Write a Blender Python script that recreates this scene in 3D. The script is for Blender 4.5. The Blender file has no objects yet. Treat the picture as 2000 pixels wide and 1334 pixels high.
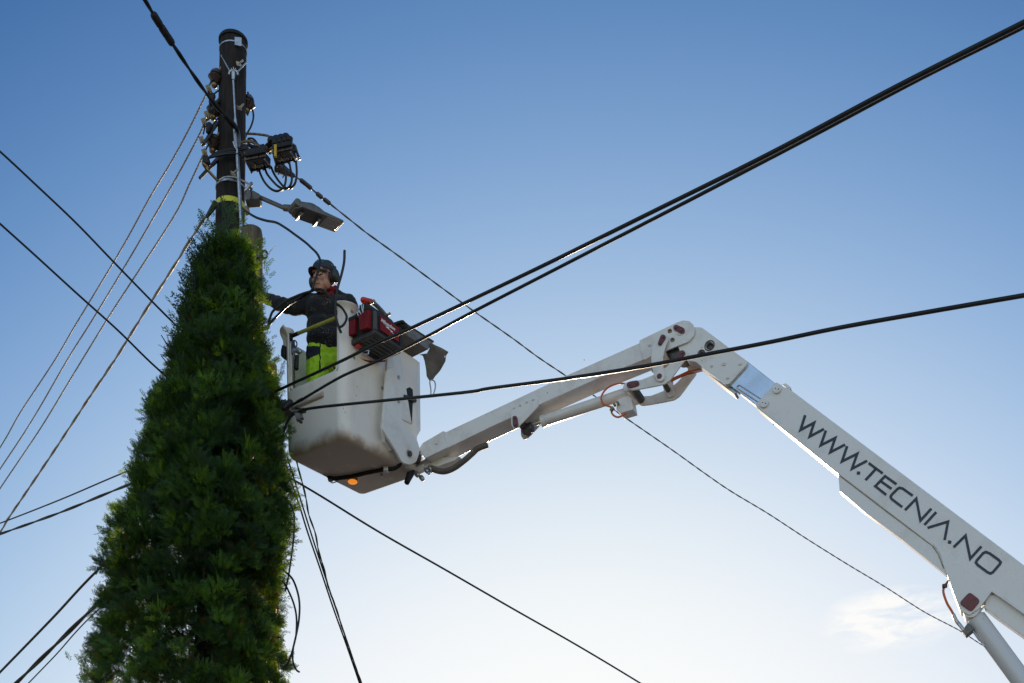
import bpy, bmesh, math, random
import numpy as np
from mathutils import Vector, Matrix
from mathutils.geometry import tessellate_polygon
random.seed(7); np.random.seed(7)
V = Vector
F = 2400.0      # focal length in photo pixels (photo is 2000 wide)
HZ = 2000.0     # photo row of the horizon
CZ = 1.6
scene = bpy.context.scene

# ------------------------------------------------------------------ camera
cam_d = bpy.data.cameras.new("camera"); cam = bpy.data.objects.new("camera", cam_d)
scene.collection.objects.link(cam); scene.camera = cam
cam.location = (0, 0, CZ); cam.rotation_euler = (math.radians(90), 0, 0)
cam_d.sensor_width = 36; cam_d.lens = 36 * F / 2000; cam_d.sensor_fit = 'HORIZONTAL'
cam_d.shift_y = (HZ - 667) / 2000; cam_d.clip_end = 5000; cam_d.clip_start = 0.1

# ------------------------------------------------------------------ sky and sun
SUN_EL = math.radians(13.0); SUN_AZ = math.radians(3.5)     # azimuth from +Y towards +X
w = bpy.data.worlds.new("World"); scene.world = w; w.use_nodes = True
nt = w.node_tree; nt.nodes.clear()
def N(t, **k):
    n = nt.nodes.new(t)
    for a, b in k.items(): setattr(n, a, b)
    return n
L = nt.links.new
sky = N('ShaderNodeTexSky', sky_type='NISHITA'); sky.sun_disc = False
sky.sun_elevation = SUN_EL; sky.sun_rotation = SUN_AZ
sky.altitude = 0; sky.air_density = 1.8; sky.dust_density = 0.35; sky.ozone_density = 1.0
bg = N('ShaderNodeBackground'); bg.inputs['Strength'].default_value = 0.1
out = N('ShaderNodeOutputWorld')
# film-like response of the sky: per channel 1 - exp(-a x^g), graded with height and with the angle from the sun
tc0 = N('ShaderNodeTexCoord'); sz0 = N('ShaderNodeSeparateXYZ'); L(tc0.outputs['Generated'], sz0.inputs[0])
sd0 = N('ShaderNodeVectorMath', operation='DOT_PRODUCT'); L(tc0.outputs['Generated'], sd0.inputs[0])
sd0.inputs[1].default_value = (math.sin(SUN_AZ) * math.cos(SUN_EL), math.cos(SUN_AZ) * math.cos(SUN_EL), math.sin(SUN_EL))
sep = N('ShaderNodeSeparateColor'); comb = N('ShaderNodeCombineColor'); L(sky.outputs[0], sep.inputs[0])
def m2(op, x, y=None):
    q = N('ShaderNodeMath', operation=op)
    for j, z in enumerate((x, y)):
        if z is None: continue
        if isinstance(z, (int, float)): q.inputs[j].default_value = z
        else: L(z, q.inputs[j])
    return q.outputs[0]
for i, (c0, g_, cz, cs) in enumerate(((-9.4241, 0.4876, -3.193, 11.2704), (-5.523, 0.8838, -1.6957, 7.1254), (-4.1382, 0.2804, -2.0709, 6.0293))):
    lg = m2('ADD', m2('ADD', m2('MULTIPLY', m2('LOGARITHM', m2('MULTIPLY', sep.outputs[i], 0.1), math.e), g_), m2('MULTIPLY', sz0.outputs['Z'], cz)), m2('MULTIPLY', sd0.outputs['Value'], cs))
    e_ = m2('EXPONENT', m2('MULTIPLY', m2('EXPONENT', m2('ADD', lg, c0)), -1.0))
    L(m2('MULTIPLY', m2('SUBTRACT', 1.0, e_), 10.0), comb.inputs[i])
# faint cirrus low on the right
tc = N('ShaderNodeTexCoord')
cdir = V((740, F, HZ - 1212)).normalized()
cr = V((0, 0, 1)).cross(cdir).normalized(); cu = cdir.cross(cr).normalized()
def dotn(vec):
    d = N('ShaderNodeVectorMath', operation='DOT_PRODUCT'); L(tc.outputs['Generated'], d.inputs[0]); d.inputs[1].default_value = vec; return d.outputs['Value']
def mth(op, a, b=None, c=None):
    m = N('ShaderNodeMath', operation=op)
    for i, x in enumerate((a, b, c)):
        if x is None: continue
        if isinstance(x, (int, float)): m.inputs[i].default_value = x
        else: L(x, m.inputs[i])
    return m.outputs[0]
dx = mth('DIVIDE', dotn(cr), 0.036); dy = mth('DIVIDE', dotn(cu), 0.0165)
rad = mth('ADD', mth('MULTIPLY', dx, dx), mth('MULTIPLY', dy, dy))
fall = mth('MAXIMUM', mth('SUBTRACT', 1.0, mth('MULTIPLY', rad, 0.42)), 0.0)
nz = N('ShaderNodeTexNoise'); nz.inputs['Scale'].default_value = 26; nz.inputs['Detail'].default_value = 7; nz.inputs['Roughness'].default_value = 0.6
nz.inputs['Distortion'].default_value = 0.6
mp = N('ShaderNodeMapping'); mp.inputs['Scale'].default_value = (1, 1, 3.4); mp.inputs['Rotation'].default_value = (0, math.radians(-14), 0)
L(tc.outputs['Generated'], mp.inputs['Vector']); L(mp.outputs[0], nz.inputs['Vector'])
cov = mth('MULTIPLY', mth('MINIMUM', mth('MAXIMUM', mth('MULTIPLY', mth('SUBTRACT', nz.outputs['Fac'], 0.40), 4.0), 0.0), 1.0), fall)
cov = mth('MINIMUM', mth('MULTIPLY', cov, 1.5), 0.9)
mx = N('ShaderNodeMix', data_type='RGBA'); L(cov, mx.inputs['Factor']); mx.inputs[7].default_value = (10.0, 9.85, 9.6, 1)
# the sky behind the camera, brightened and tinted blue as added fill light
geo = N('ShaderNodeSeparateXYZ'); L(tc.outputs['Generated'], geo.inputs[0])
back = N('ShaderNodeMapRange'); back.interpolation_type = 'SMOOTHSTEP'; back.inputs['From Min'].default_value = 0.62; back.inputs['From Max'].default_value = -0.1; L(geo.outputs['Y'], back.inputs['Value'])
bm_ = N('ShaderNodeMix', data_type='RGBA'); L(back.outputs[0], bm_.inputs['Factor']); L(comb.outputs[0], bm_.inputs[6])
rawg = N('ShaderNodeVectorMath', operation='MULTIPLY'); L(sky.outputs[0], rawg.inputs[0]); rawg.inputs[1].default_value = (1.75, 1.93, 2.68); L(rawg.outputs[0], bm_.inputs[7])
L(bm_.outputs[2], mx.inputs[6])
L(mx.outputs[2], bg.inputs['Color']); L(bg.outputs[0], out.inputs[0])
sun_d = bpy.data.lights.new("sun", 'SUN'); sun_d.energy = 3.0; sun_d.angle = math.radians(0.55); sun_d.color = (1.0, 0.76, 0.50)
sun = bpy.data.objects.new("sun", sun_d); scene.collection.objects.link(sun)
sdir = V((math.sin(SUN_AZ) * math.cos(SUN_EL), math.cos(SUN_AZ) * math.cos(SUN_EL), math.sin(SUN_EL)))
sun.rotation_euler = sdir.to_track_quat('Z', 'Y').to_euler(); sun.location = (0, 30, 20)
scene.view_settings.view_transform = 'Standard'; scene.view_settings.look = 'None'
scene.view_settings.exposure = 0.0; scene.view_settings.gamma = 1.0

# ------------------------------------------------------------------ helpers
def P(x, y, d): return V(((x - 1000) * d / F, d, CZ + (HZ - y) * d / F))
def crop(ox, oy, s): return lambda *pts: [(ox + x / s, oy + y / s) for x, y in pts]
c2 = crop(370, 240, 5.714); c4 = crop(500, 580, 4.762); c5 = crop(540, 760, 4.762); c6 = crop(960, 600, 4.762)
c7 = crop(1220, 600, 4.762); c8 = crop(1500, 740, 4.0); c8b = crop(1500, 1000, 4.0); c9 = crop(640, 560, 6.669)
c12 = crop(470, 250, 10.26); c13 = crop(590, 490, 11.117); c1 = crop(370, 40, 5.714); c14 = crop(540, 620, 8.3375)
c15 = crop(380, 120, 11.117); c16 = crop(380, 220, 11.117)

ORI = {}
def put(ob, parent=None, origin=None):
    scene.collection.objects.link(ob)
    o = V(origin) if origin is not None else V((0, 0, 0))
    ORI[ob.name] = o
    if parent is not None:
        ob.parent = parent; ob.location = o - ORI[parent.name]
    else: ob.location = o
    return ob
def tag(ob, label, cat, group=None, kind=None):
    ob['label'] = label
    if cat: ob['category'] = cat
    if group: ob['group'] = group
    if kind: ob['kind'] = kind
    return ob
def thing(name, label, cat, loc, group=None):
    e = bpy.data.objects.new(name, None); e.empty_display_size = 0.2
    put(e, None, loc); return tag(e, label, cat, group)

class MB:
    def __init__(s): s.v = []; s.f = []; s.mi = []; s.m = 0; s.parts = []
    def add(s, vs, fs):
        vs = [V(q) for q in vs]; s.parts.append((vs, list(fs))); b = len(s.v); s.v += [V(q) for q in vs]
        for f in fs: s.f.append([b + i for i in f]); s.mi.append(s.m)
        return s
    def box(s, c, ax, ay, az):
        c, ax, ay, az = V(c), V(ax), V(ay), V(az)
        vs = [c + ax * i + ay * j + az * k for i in (-1, 1) for j in (-1, 1) for k in (-1, 1)]
        return s.add(vs, [(0, 1, 3, 2), (4, 6, 7, 5), (0, 4, 5, 1), (2, 3, 7, 6), (0, 2, 6, 4), (1, 5, 7, 3)])
    def prism(s, poly, vec, holes=()):
        vec = V(vec); loops = [[V(p) for p in poly]] + [[V(p) for p in h] for h in holes]
        tris = tessellate_polygon(loops); flat = [p for l in loops for p in l]; n = len(flat)
        vs = flat + [p + vec for p in flat]; fs = []
        if holes:
            for t in tris: fs.append(tuple(t)); fs.append(tuple(i + n for i in reversed(t)))
        else:
            fs.append(tuple(range(n))); fs.append(tuple(i + n for i in reversed(range(n))))
        b = 0
        for l in loops:
            k = len(l)
            for i in range(k):
                j = (i + 1) % k; fs.append((b + i, b + j, b + j + n, b + i + n))
            b += k
        return s.add(vs, fs)
    def tube(s, pts, r, n=8, caps=True, flat=None):
        pts = [V(p) for p in pts]; m = len(pts)
        rs = r if isinstance(r, (list, tuple)) else [r] * m
        vs = []; up = None
        for i in range(m):
            t = (pts[min(i + 1, m - 1)] - pts[max(i - 1, 0)])
            t = t.normalized() if t.length > 1e-9 else V((0, 0, 1))
            if up is None:
                up = V((0, 0, 1)) if abs(t.z) < .9 else V((1, 0, 0))
            up = (up - t * up.dot(t))
            up = up.normalized() if up.length > 1e-6 else t.orthogonal().normalized()
            sd = t.cross(up)
            for k in range(n):
                a = 2 * math.pi * k / n
                vs.append(pts[i] + (up * math.cos(a) * (flat or 1) + sd * math.sin(a)) * rs[i])
        fs = [(i * n + k, i * n + (k + 1) % n, (i + 1) * n + (k + 1) % n, (i + 1) * n + k) for i in range(m - 1) for k in range(n)]
        if caps: fs += [tuple(reversed(range(n))), tuple((m - 1) * n + k for k in range(n))]
        return s.add(vs, fs)
    def cyl(s, a, b, r0, r1=None, n=20): return s.tube([a, b], [r0, r0 if r1 is None else r1], n)
    def ell(s, c, ax, ay, az, n=16, m=10):
        c, ax, ay, az = V(c), V(ax), V(ay), V(az); vs = [c + az]
        for i in range(1, m):
            th = math.pi * i / m
            for k in range(n):
                ph = 2 * math.pi * k / n
                vs.append(c + az * math.cos(th) + (ax * math.cos(ph) + ay * math.sin(ph)) * math.sin(th))
        vs.append(c - az); e = len(vs) - 1; fs = []
        for k in range(n):
            k2 = (k + 1) % n
            fs.append((0, 1 + k, 1 + k2)); fs.append((e, e - n + k2, e - n + k))
            for i in range(m - 2): a = 1 + i * n; fs.append((a + k, a + n + k, a + n + k2, a + k2))
        return s.add(vs, fs)
    def sph(s, c, r, n=16, m=10): return s.ell(c, (r, 0, 0), (0, r, 0), (0, 0, r), n, m)
    def cap(s, a, b, r0, r1=None, n=14):
        a, b = V(a), V(b); r1 = r0 if r1 is None else r1; t = b - a; l = t.length
        if l < 1e-6: return s.sph(a, r0)
        t /= l; pts = []; rs = []
        for i in range(1, 5):
            q = math.pi / 2 * i / 5; pts.append(a - t * r0 * math.cos(q)); rs.append(r0 * math.sin(q))
        pts.append(a); rs.append(r0); pts.append(b); rs.append(r1)
        for i in range(4, 0, -1):
            q = math.pi / 2 * i / 5; pts.append(b + t * r1 * math.cos(q)); rs.append(r1 * math.sin(q))
        return s.tube(pts, rs, n)
    def mesh(s, name, o, mats, smooth=None):
        me = bpy.data.meshes.new(name)
        me.from_pydata([tuple(p - o) for p in s.v], [], s.f)
        for m_ in mats: me.materials.append(m_)
        if len(mats) > 1: me.polygons.foreach_set('material_index', s.mi)
        bm = bmesh.new(); bm.from_mesh(me); bmesh.ops.recalc_face_normals(bm, faces=bm.faces); bm.to_mesh(me); bm.free()
        me.update(); return me
    def each(s, k, name, mat, parent=None, **kw):
        """every k added solids become an object of their own"""
        o = []
        for i in range(0, len(s.parts), k):
            q = MB(); 
            for vs, fs in s.parts[i:i + k]: q.add(vs, fs)
            o.append(q.build(name, mat, parent, **kw))
        return o
    def build(s, name, mat, parent=None, smooth=30, bevel=0, origin=None, solid=0):
        mats = mat if isinstance(mat, (list, tuple)) else [mat]
        if origin is None:
            o = V((0, 0, 0))
            for p in s.v: o += p
            o /= len(s.v)
            if parent is None: o.z = min(p.z for p in s.v)
        else: o = V(origin)
        me = s.mesh(name, o, mats)
        ob = bpy.data.objects.new(name, me); put(ob, parent, o)
        if smooth: shade(me, smooth)
        if solid:
            m_ = ob.modifiers.new('solid', 'SOLIDIFY'); m_.thickness = abs(solid); m_.offset = -1 if solid > 0 else 1
        if bevel:
            m_ = ob.modifiers.new('bevel', 'BEVEL'); m_.width = bevel; m_.segments = 2; m_.limit_method = 'ANGLE'; m_.angle_limit = math.radians(40)
        return ob
def shade(me, ang):
    me.polygons.foreach_set('use_smooth', [True] * len(me.polygons))
    bm = bmesh.new(); bm.from_mesh(me); a = math.radians(ang)
    for e in bm.edges:
        if len(e.link_faces) == 2 and e.calc_face_angle(0) > a: e.smooth = False
    bm.to_mesh(me); bm.free()

def blob(name, mb, mat, voxel, parent, smooth=4, fn=None, wrinkle=None):
    """union of closed shapes re-meshed to one continuous skin"""
    o = V((0, 0, 0))
    for p in mb.v: o += p
    o /= len(mb.v)
    me = mb.mesh('tmp', o, [])
    t = bpy.data.objects.new('tmp', me); scene.collection.objects.link(t)
    r = t.modifiers.new('r', 'REMESH'); r.mode = 'VOXEL'; r.voxel_size = voxel; r.use_smooth_shade = True
    if smooth: m_ = t.modifiers.new('s', 'SMOOTH'); m_.iterations = smooth; m_.factor = .5
    if wrinkle:
        tx = bpy.data.textures.new('folds', 'CLOUDS'); tx.noise_scale = wrinkle[1]; tx.noise_depth = 2
        m_ = t.modifiers.new('d', 'DISPLACE'); m_.texture = tx; m_.strength = wrinkle[0]; m_.mid_level = .5
    dg = bpy.context.evaluated_depsgraph_get(); dg.update()
    me2 = bpy.data.meshes.new_from_object(t.evaluated_get(dg)); me2.name = name
    bpy.data.objects.remove(t); bpy.data.meshes.remove(me)
    me2.materials.clear(); mats = mat if isinstance(mat, (list, tuple)) else [mat]
    for m_ in mats: me2.materials.append(m_)
    if fn:
        for p in me2.polygons: p.material_index = fn(p.center + o, p.normal)
    me2.polygons.foreach_set('use_smooth', [True] * len(me2.polygons))
    ob = bpy.data.objects.new(name, me2); return put(ob, parent, o)

def catmull(pts, k=8):
    if len(pts) < 3:
        a, b = pts[0], pts[-1]; return [a.lerp(b, i / k) for i in range(k + 1)]
    q = [pts[0] * 2 - pts[1]] + list(pts) + [pts[-1] * 2 - pts[-2]]; o = []
    for i in range(1, len(q) - 2):
        for j in range(k):
            t = j / k; a, b, c, d = q[i - 1], q[i], q[i + 1], q[i + 2]
            o.append(.5 * ((2 * b) + (c - a) * t + (2 * a - 5 * b + 4 * c - d) * t * t + (3 * b - a - 3 * c + d) * t ** 3))
    o.append(q[-2]); return o
def path(pts, d0, d1=None, k=8):
    """photo points -> smooth 3D path; depth runs from d0 to d1 as along a straight wire"""
    d1 = d0 if d1 is None else d1; s = [0]
    for a, b in zip(pts, pts[1:]): s.append(s[-1] + math.hypot(a[0] - b[0], a[1] - b[1]))
    o = []
    for p, q in zip(pts, s):
        t = q / s[-1]; d = p[2] if len(p) > 2 else 1 / ((1 - t) / d0 + t / d1)
        o.append(P(p[0], p[1], d))
    return catmull(o, k)
def resample(pts, step):
    o = [pts[0]]; acc = 0
    for a, b in zip(pts, pts[1:]):
        l = (b - a).length; t = step - acc
        while t <= l and l > 0: o.append(a.lerp(b, t / l)); t += step
        acc = l - (t - step)
    o.append(pts[-1]); return o
def strand(mb, pts, r, n=2, pitch=.16, gap=.7, sides=6):
    pts = resample(pts, pitch / 8); up = V((0, 0, 1))
    for k in range(n):
        q = []
        for i, p in enumerate(pts):
            t = (pts[min(i + 1, len(pts) - 1)] - pts[max(i - 1, 0)]).normalized()
            a1 = t.cross(up).normalized(); a2 = t.cross(a1); a = i * 2 * math.pi / 8 + 2 * math.pi * k / n
            q.append(p + (a1 * math.cos(a) + a2 * math.sin(a)) * r * gap)
        mb.tube(q, r, sides)
PATHS = {}
def snap(start, x, y):     # the point of a named cable that the camera sees at a photo point
    pp = next(v for k_, v in PATHS.items() if k_.startswith(start)); best = None
    for a, b in zip(pp, pp[1:]):
        for i in range(6):
            p = a.lerp(b, i / 6)
            if p.y <= .5: continue
            e = (1000 + p.x * F / p.y - x) ** 2 + (HZ - (p.z - CZ) * F / p.y - y) ** 2
            if best is None or e < best[0]: best = (e, p)
    return best[1]
def cable(name, label, pts, d0, d1, r, mat, group=None, tw=0, pitch=.16, cat='cable', parent=None, k=8, n=8):
    mb = MB(); pp = path(pts, d0, d1, k); PATHS[label] = pp
    if cat == 'wire':      # overhead spans run on well past the view
        for end in (0, -1):
            q = pts[end]
            if -5 < q[0] < 2005 and -5 < q[1] < 1339: continue
            a, b = (pp[0], pp[1]) if end == 0 else (pp[-1], pp[-2]); t = (a - b).normalized(); n_ = 26
            ext = [a + t * i for i in range(1, n_) if (a + t * i).z > 3.2]
            pp = list(reversed(ext)) + pp if end == 0 else pp + ext
    if tw: strand(mb, pp, r, tw, pitch)
    else: mb.tube(pp, r, n)
    ob = mb.build(name, mat, parent, smooth=60)
    if parent is None: tag(ob, label, cat, group)
    elif label: ob['label'] = label
    return ob
def txt(s, size, ext=.001, shear=0, sx=1.0, off=0.0):
    cu_ = bpy.data.curves.new('t', 'FONT'); cu_.body = s; cu_.size = size; cu_.extrude = ext; cu_.shear = shear
    cu_.align_x = 'CENTER'; cu_.align_y = 'CENTER'; cu_.offset = off; cu_.resolution_u = 3
    t = bpy.data.objects.new('t', cu_); scene.collection.objects.link(t)
    dg = bpy.context.evaluated_depsgraph_get(); me = bpy.data.meshes.new_from_object(t.evaluated_get(dg))
    vs = [V((v.co.x * sx, v.co.y, v.co.z)) for v in me.vertices]; fs = [tuple(p.vertices) for p in me.polygons]
    bpy.data.objects.remove(t); bpy.data.curves.remove(cu_); bpy.data.meshes.remove(me); return vs, fs

# ------------------------------------------------------------------ materials
def mat(name, col, rough=.5, metal=0.0, col2=None, scale=8.0, lo=.4, hi=.65, bump=0, bscale=60, coat=0, stretch=None, detail=6, spec=None, trans=None, speck=None, emit=None, sheen=0):
    m = bpy.data.materials.new(name); m.use_nodes = True; t = m.node_tree; b = t.nodes['Principled BSDF']
    b.inputs['Base Color'].default_value = (*col, 1); b.inputs['Roughness'].default_value = rough; b.inputs['Metallic'].default_value = metal
    b.inputs['Coat Weight'].default_value = coat; b.inputs['Coat Roughness'].default_value = .15
    if sheen: b.inputs['Sheen Weight'].default_value = sheen
    if spec is not None: b.inputs['Specular IOR Level'].default_value = spec
    co = t.nodes.new('ShaderNodeTexCoord'); mp_ = t.nodes.new('ShaderNodeMapping'); t.links.new(co.outputs['Object'], mp_.inputs[0])
    if stretch: mp_.inputs['Scale'].default_value = stretch
    def noise(sc, det=detail):
        n = t.nodes.new('ShaderNodeTexNoise'); n.inputs['Scale'].default_value = sc; n.inputs['Detail'].default_value = det; n.inputs['Roughness'].default_value = .65
        t.links.new(mp_.outputs[0], n.inputs['Vector']); return n
    def ramp(src, a, b_):
        r = t.nodes.new('ShaderNodeMapRange'); r.inputs['From Min'].default_value = a; r.inputs['From Max'].default_value = b_; t.links.new(src, r.inputs['Value']); return r.outputs[0]
    def mix(fac, c_in, colr):
        x = t.nodes.new('ShaderNodeMix'); x.data_type = 'RGBA'; t.links.new(fac, x.inputs['Factor'])
        if isinstance(c_in, tuple): x.inputs[6].default_value = (*c_in, 1)
        else: t.links.new(c_in, x.inputs[6])
        x.inputs[7].default_value = (*colr, 1); return x.outputs[2]
    cur = col
    if col2: cur = mix(ramp(noise(scale).outputs['Fac'], lo, hi), cur, col2)
    if speck:   # (colour, scale, threshold, maskscale)
        vz = t.nodes.new('ShaderNodeTexVoronoi'); vz.inputs['Scale'].default_value = speck[1]; t.links.new(mp_.outputs[0], vz.inputs['Vector'])
        dot = ramp(vz.outputs['Distance'], speck[2], speck[2] * .6); msk = ramp(noise(speck[3], 2).outputs['Fac'], .48, .6)
        mm = t.nodes.new('ShaderNodeMath'); mm.operation = 'MULTIPLY'; t.links.new(dot, mm.inputs[0]); t.links.new(msk, mm.inputs[1])
        cur = mix(mm.outputs[0], cur, speck[0])
    if not isinstance(cur, tuple): t.links.new(cur, b.inputs['Base Color'])
    if col2:
        rr = ramp(noise(scale * 2.3).outputs['Fac'], .3, .7); r2 = t.nodes.new('ShaderNodeMapRange'); t.links.new(rr, r2.inputs['Value'])
        r2.inputs['To Min'].default_value = max(rough - .08, .03); r2.inputs['To Max'].default_value = min(rough + .1, 1); t.links.new(r2.outputs[0], b.inputs['Roughness'])
    if bump:
        bp = t.nodes.new('ShaderNodeBump'); bp.inputs['Strength'].default_value = bump; bp.inputs['Distance'].default_value = .01
        t.links.new(noise(bscale).outputs['Fac'], bp.inputs['Height']); t.links.new(bp.outputs[0], b.inputs['Normal'])
    if trans:
        tr = t.nodes.new('ShaderNodeBsdfTranslucent'); tr.inputs[0].default_value = (*trans[0], 1); ms = t.nodes.new('ShaderNodeMixShader'); ms.inputs[0].default_value = trans[1]
        t.links.new(b.outputs[0], ms.inputs[1]); t.links.new(tr.outputs[0], ms.inputs[2]); t.links.new(ms.outputs[0], t.nodes['Material Output'].inputs[0])
    if emit: b.inputs['Emission Color'].default_value = (*emit[0], 1); b.inputs['Emission Strength'].default_value = emit[1]
    return m
M = {}
M['paint'] = mat('white_paint', (.80, .80, .79), .32, col2=(.56, .52, .46), scale=5, lo=.5, hi=.85, coat=.25, bump=.03, bscale=15, speck=((.16, .12, .09), 14, .055, 3))
M['paint_clean'] = mat('white_gloss_paint', (.80, .80, .80), .3, col2=(.60, .58, .54), scale=3.4, lo=.5, hi=.85, speck=((.2, .16, .13), 11, .045, 3), coat=.3, bump=.02, bscale=12)
M['hull'] = mat('white_glassfibre', (.86, .82, .77), .36, col2=(.72, .65, .57), scale=5, lo=.52, hi=.8, coat=.15, bump=.04, bscale=20, stretch=(1, 1, .35), speck=((.10, .08, .07), 22, .10, 4))
M['galv'] = mat('galvanised_steel', (.55, .58, .60), .38, metal=.85, col2=(.35, .37, .4), scale=22, bump=.05)
M['zinc_slide'] = mat('bright_zinc_slide', (.62, .68, .74), .26, metal=.9, col2=(.5, .55, .62), scale=5)
M['rubber'] = mat('black_rubber', (.010, .011, .013), .4, spec=.3, col2=(.018, .019, .021), scale=9)
M['wire_black'] = mat('black_cable_sheath', (.010, .012, .014), .34, spec=.35, col2=(.018, .02, .022), scale=5)
M['wire_grey'] = mat('weathered_aluminium_strand', (.48, .45, .40), .6, metal=.5, col2=(.34, .31, .27), scale=12)
M['wire_olive'] = mat('dark_twisted_sheath', (.03, .033, .028), .45, col2=(.06, .06, .05), scale=10)
M['wire_pale'] = mat('greyed_twisted_sheath', (.09, .09, .08), .5, col2=(.16, .16, .14), scale=3)
M['hose'] = mat('dusty_grey_hose', (.09, .08, .07), .55, col2=(.14, .12, .10), scale=14)
M['black'] = mat('black_plastic', (.012, .012, .014), .5, col2=(.025, .025, .027), scale=14, spec=.3)
M['wood'] = mat('creosoted_wood', (.008, .007, .007), .85, col2=(.036, .026, .022), scale=9, lo=.42, hi=.7, bump=1.0, bscale=22, stretch=(3, 3, .22))
M['wood_old'] = mat('grey_weathered_wood', (.10, .075, .05), .85, col2=(.22, .19, .15), scale=8, bump=.7, bscale=18, stretch=(4, 4, .25))
M['yellow'] = mat('yellow_reflective_tape', (.72, .74, .05), .4)
M['bar'] = mat('yellow_green_guard_bar', (.42, .42, .06), .45, col2=(.3, .3, .08), scale=20)
M['maroon'] = mat('maroon_pin_cap', (.17, .03, .035), .35, col2=(.03, .03, .04), scale=40, lo=.56, hi=.62)
M['dark'] = mat('hole_shade_and_iris', (.03, .026, .022), .7)  # near-black for the irises and for the painted shade of bolt holes
M['lamp_grey'] = mat('grey_cast_aluminium', (.16, .16, .155), .45, metal=.3, col2=(.11, .11, .11), scale=20)
M['lamp_dark'] = mat('dark_cast_aluminium', (.07, .07, .072), .5, metal=.2)
M['lens'] = mat('clear_lamp_glass', (.34, .33, .30), .15, col2=(.26, .25, .22), scale=40, coat=.5)
M['brass'] = mat('aged_brass', (.35, .25, .12), .35, metal=.8, col2=(.15, .11, .07), scale=40)
M['porcelain'] = mat('brown_porcelain', (.05, .03, .022), .15, coat=.8)
M['orange'] = mat('orange_hose', (.62, .13, .04), .4)
M['text'] = mat('dark_blue_vinyl', (.018, .032, .055), .4)
M['skin'] = mat('skin', (.58, .30, .22), .5, col2=(.42, .17, .12), scale=14, lo=.4, hi=.8)
M['jacket'] = mat('black_fleece', (.012, .013, .017), .95, bump=.5, bscale=70, sheen=.15, speck=((.42, .31, .2), 75, .26, 7))
M['hivis'] = mat('hi_vis_fabric', (.52, .88, .03), .75, col2=(.38, .70, .02), scale=9, bump=.35, bscale=25, trans=((.4, .7, .02), .12))
M['navy'] = mat('navy_fabric', (.012, .017, .035), .9, bump=.3)
M['red'] = mat('red_fabric', (.22, .008, .017), .85, bump=.5, bscale=150)
M['redp'] = mat('red_plastic', (.6, .03, .02), .35)
M['bagblack'] = mat('black_nylon', (.018, .018, .02), .8, bump=.5, bscale=140)
M['bagbase'] = mat('black_moulded_base', (.025, .025, .027), .45, col2=(.05, .045, .04), scale=16)
M['strapgrey'] = mat('grey_webbing', (.10, .10, .105), .85, bump=.4, bscale=160)
M['marking'] = mat('pale_marking', (.4, .4, .38), .6)
M['white'] = mat('white_print', (.8, .8, .8), .6)
M['canvas'] = mat('grey_tarpaulin', (.12, .11, .105), .6, col2=(.19, .175, .16), scale=9, bump=.4, bscale=30, trans=((.2, .16, .12), .08))
M['tray'] = mat('dull_grey_metal_tray', (.24, .245, .25), .42, metal=.45, col2=(.15, .145, .13), scale=8)
M['cap'] = mat('dark_grey_cap_cloth', (.035, .045, .06), .85, col2=(.05, .065, .085), scale=20, bump=.3, bscale=120)
M['capblue'] = mat('teal_cap_print', (.03, .10, .15), .7)
M['capunder'] = mat('brown_cap_lining', (.10, .06, .045), .9)
M['muff'] = mat('dark_green_black_earmuff', (.02, .028, .028), .4, col2=(.035, .045, .042), scale=30)
M['amber'] = mat('amber_lamp_lens', (.9, .28, .02), .3, emit=((1, .30, .02), .7))
M['steel_dark'] = mat('dark_steel', (.12, .12, .125), .4, metal=.8, col2=(.07, .06, .055), scale=20)
M['gold'] = mat('yellow_plastic_tab', (.6, .4, .03), .5)
M['hair'] = mat('grey_brown_hair', (.10, .075, .055), .7, bump=.5, bscale=200)

# white glass fibre with grime worn along the bottom edge and on the underside
def dirty_hull():
    m = M['hull'].copy(); m.name = 'grimy_glassfibre'; t = m.node_tree; b = t.nodes['Principled BSDF']; src = b.inputs['Base Color'].links[0].from_socket
    g = t.nodes.new('ShaderNodeTexCoord'); sp = t.nodes.new('ShaderNodeSeparateXYZ'); t.links.new(g.outputs['Object'], sp.inputs[0])
    n = t.nodes.new('ShaderNodeTexNoise'); n.inputs['Scale'].default_value = 7; n.inputs['Detail'].default_value = 10; t.links.new(g.outputs['Object'], n.inputs['Vector'])
    a = t.nodes.new('ShaderNodeMath'); a.operation = 'MULTIPLY_ADD'; a.inputs[1].default_value = .2; t.links.new(n.outputs['Fac'], a.inputs[0]); t.links.new(sp.outputs['Z'], a.inputs[2])
    r = t.nodes.new('ShaderNodeMapRange'); r.inputs['From Min'].default_value = .19; r.inputs['From Max'].default_value = .10; r.inputs['To Max'].default_value = .8; t.links.new(a.outputs[0], r.inputs['Value'])
    x = t.nodes.new('ShaderNodeMix'); x.data_type = 'RGBA'; t.links.new(r.outputs[0], x.inputs['Factor']); t.links.new(src, x.inputs[6]); x.inputs[7].default_value = (.30, .22, .155, 1)
    t.links.new(x.outputs[2], b.inputs['Base Color']); return m
M['hull_dirty'] = dirty_hull()

# ------------------------------------------------------------------ ground
g = MB(); g.add([(-600, -600, 0), (600, -600, 0), (600, 900, 0), (-600, 900, 0)], [(0, 1, 2, 3)])
M['ground'] = mat('asphalt_and_gravel', (.24, .205, .17), .95, col2=(.30, .26, .22), scale=.6, lo=.45, hi=.6)
gr = g.build('ground', M['ground'], smooth=0, origin=(0, 0, 0)); tag(gr, 'gravelly ground below the pole', None, kind='structure')

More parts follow.
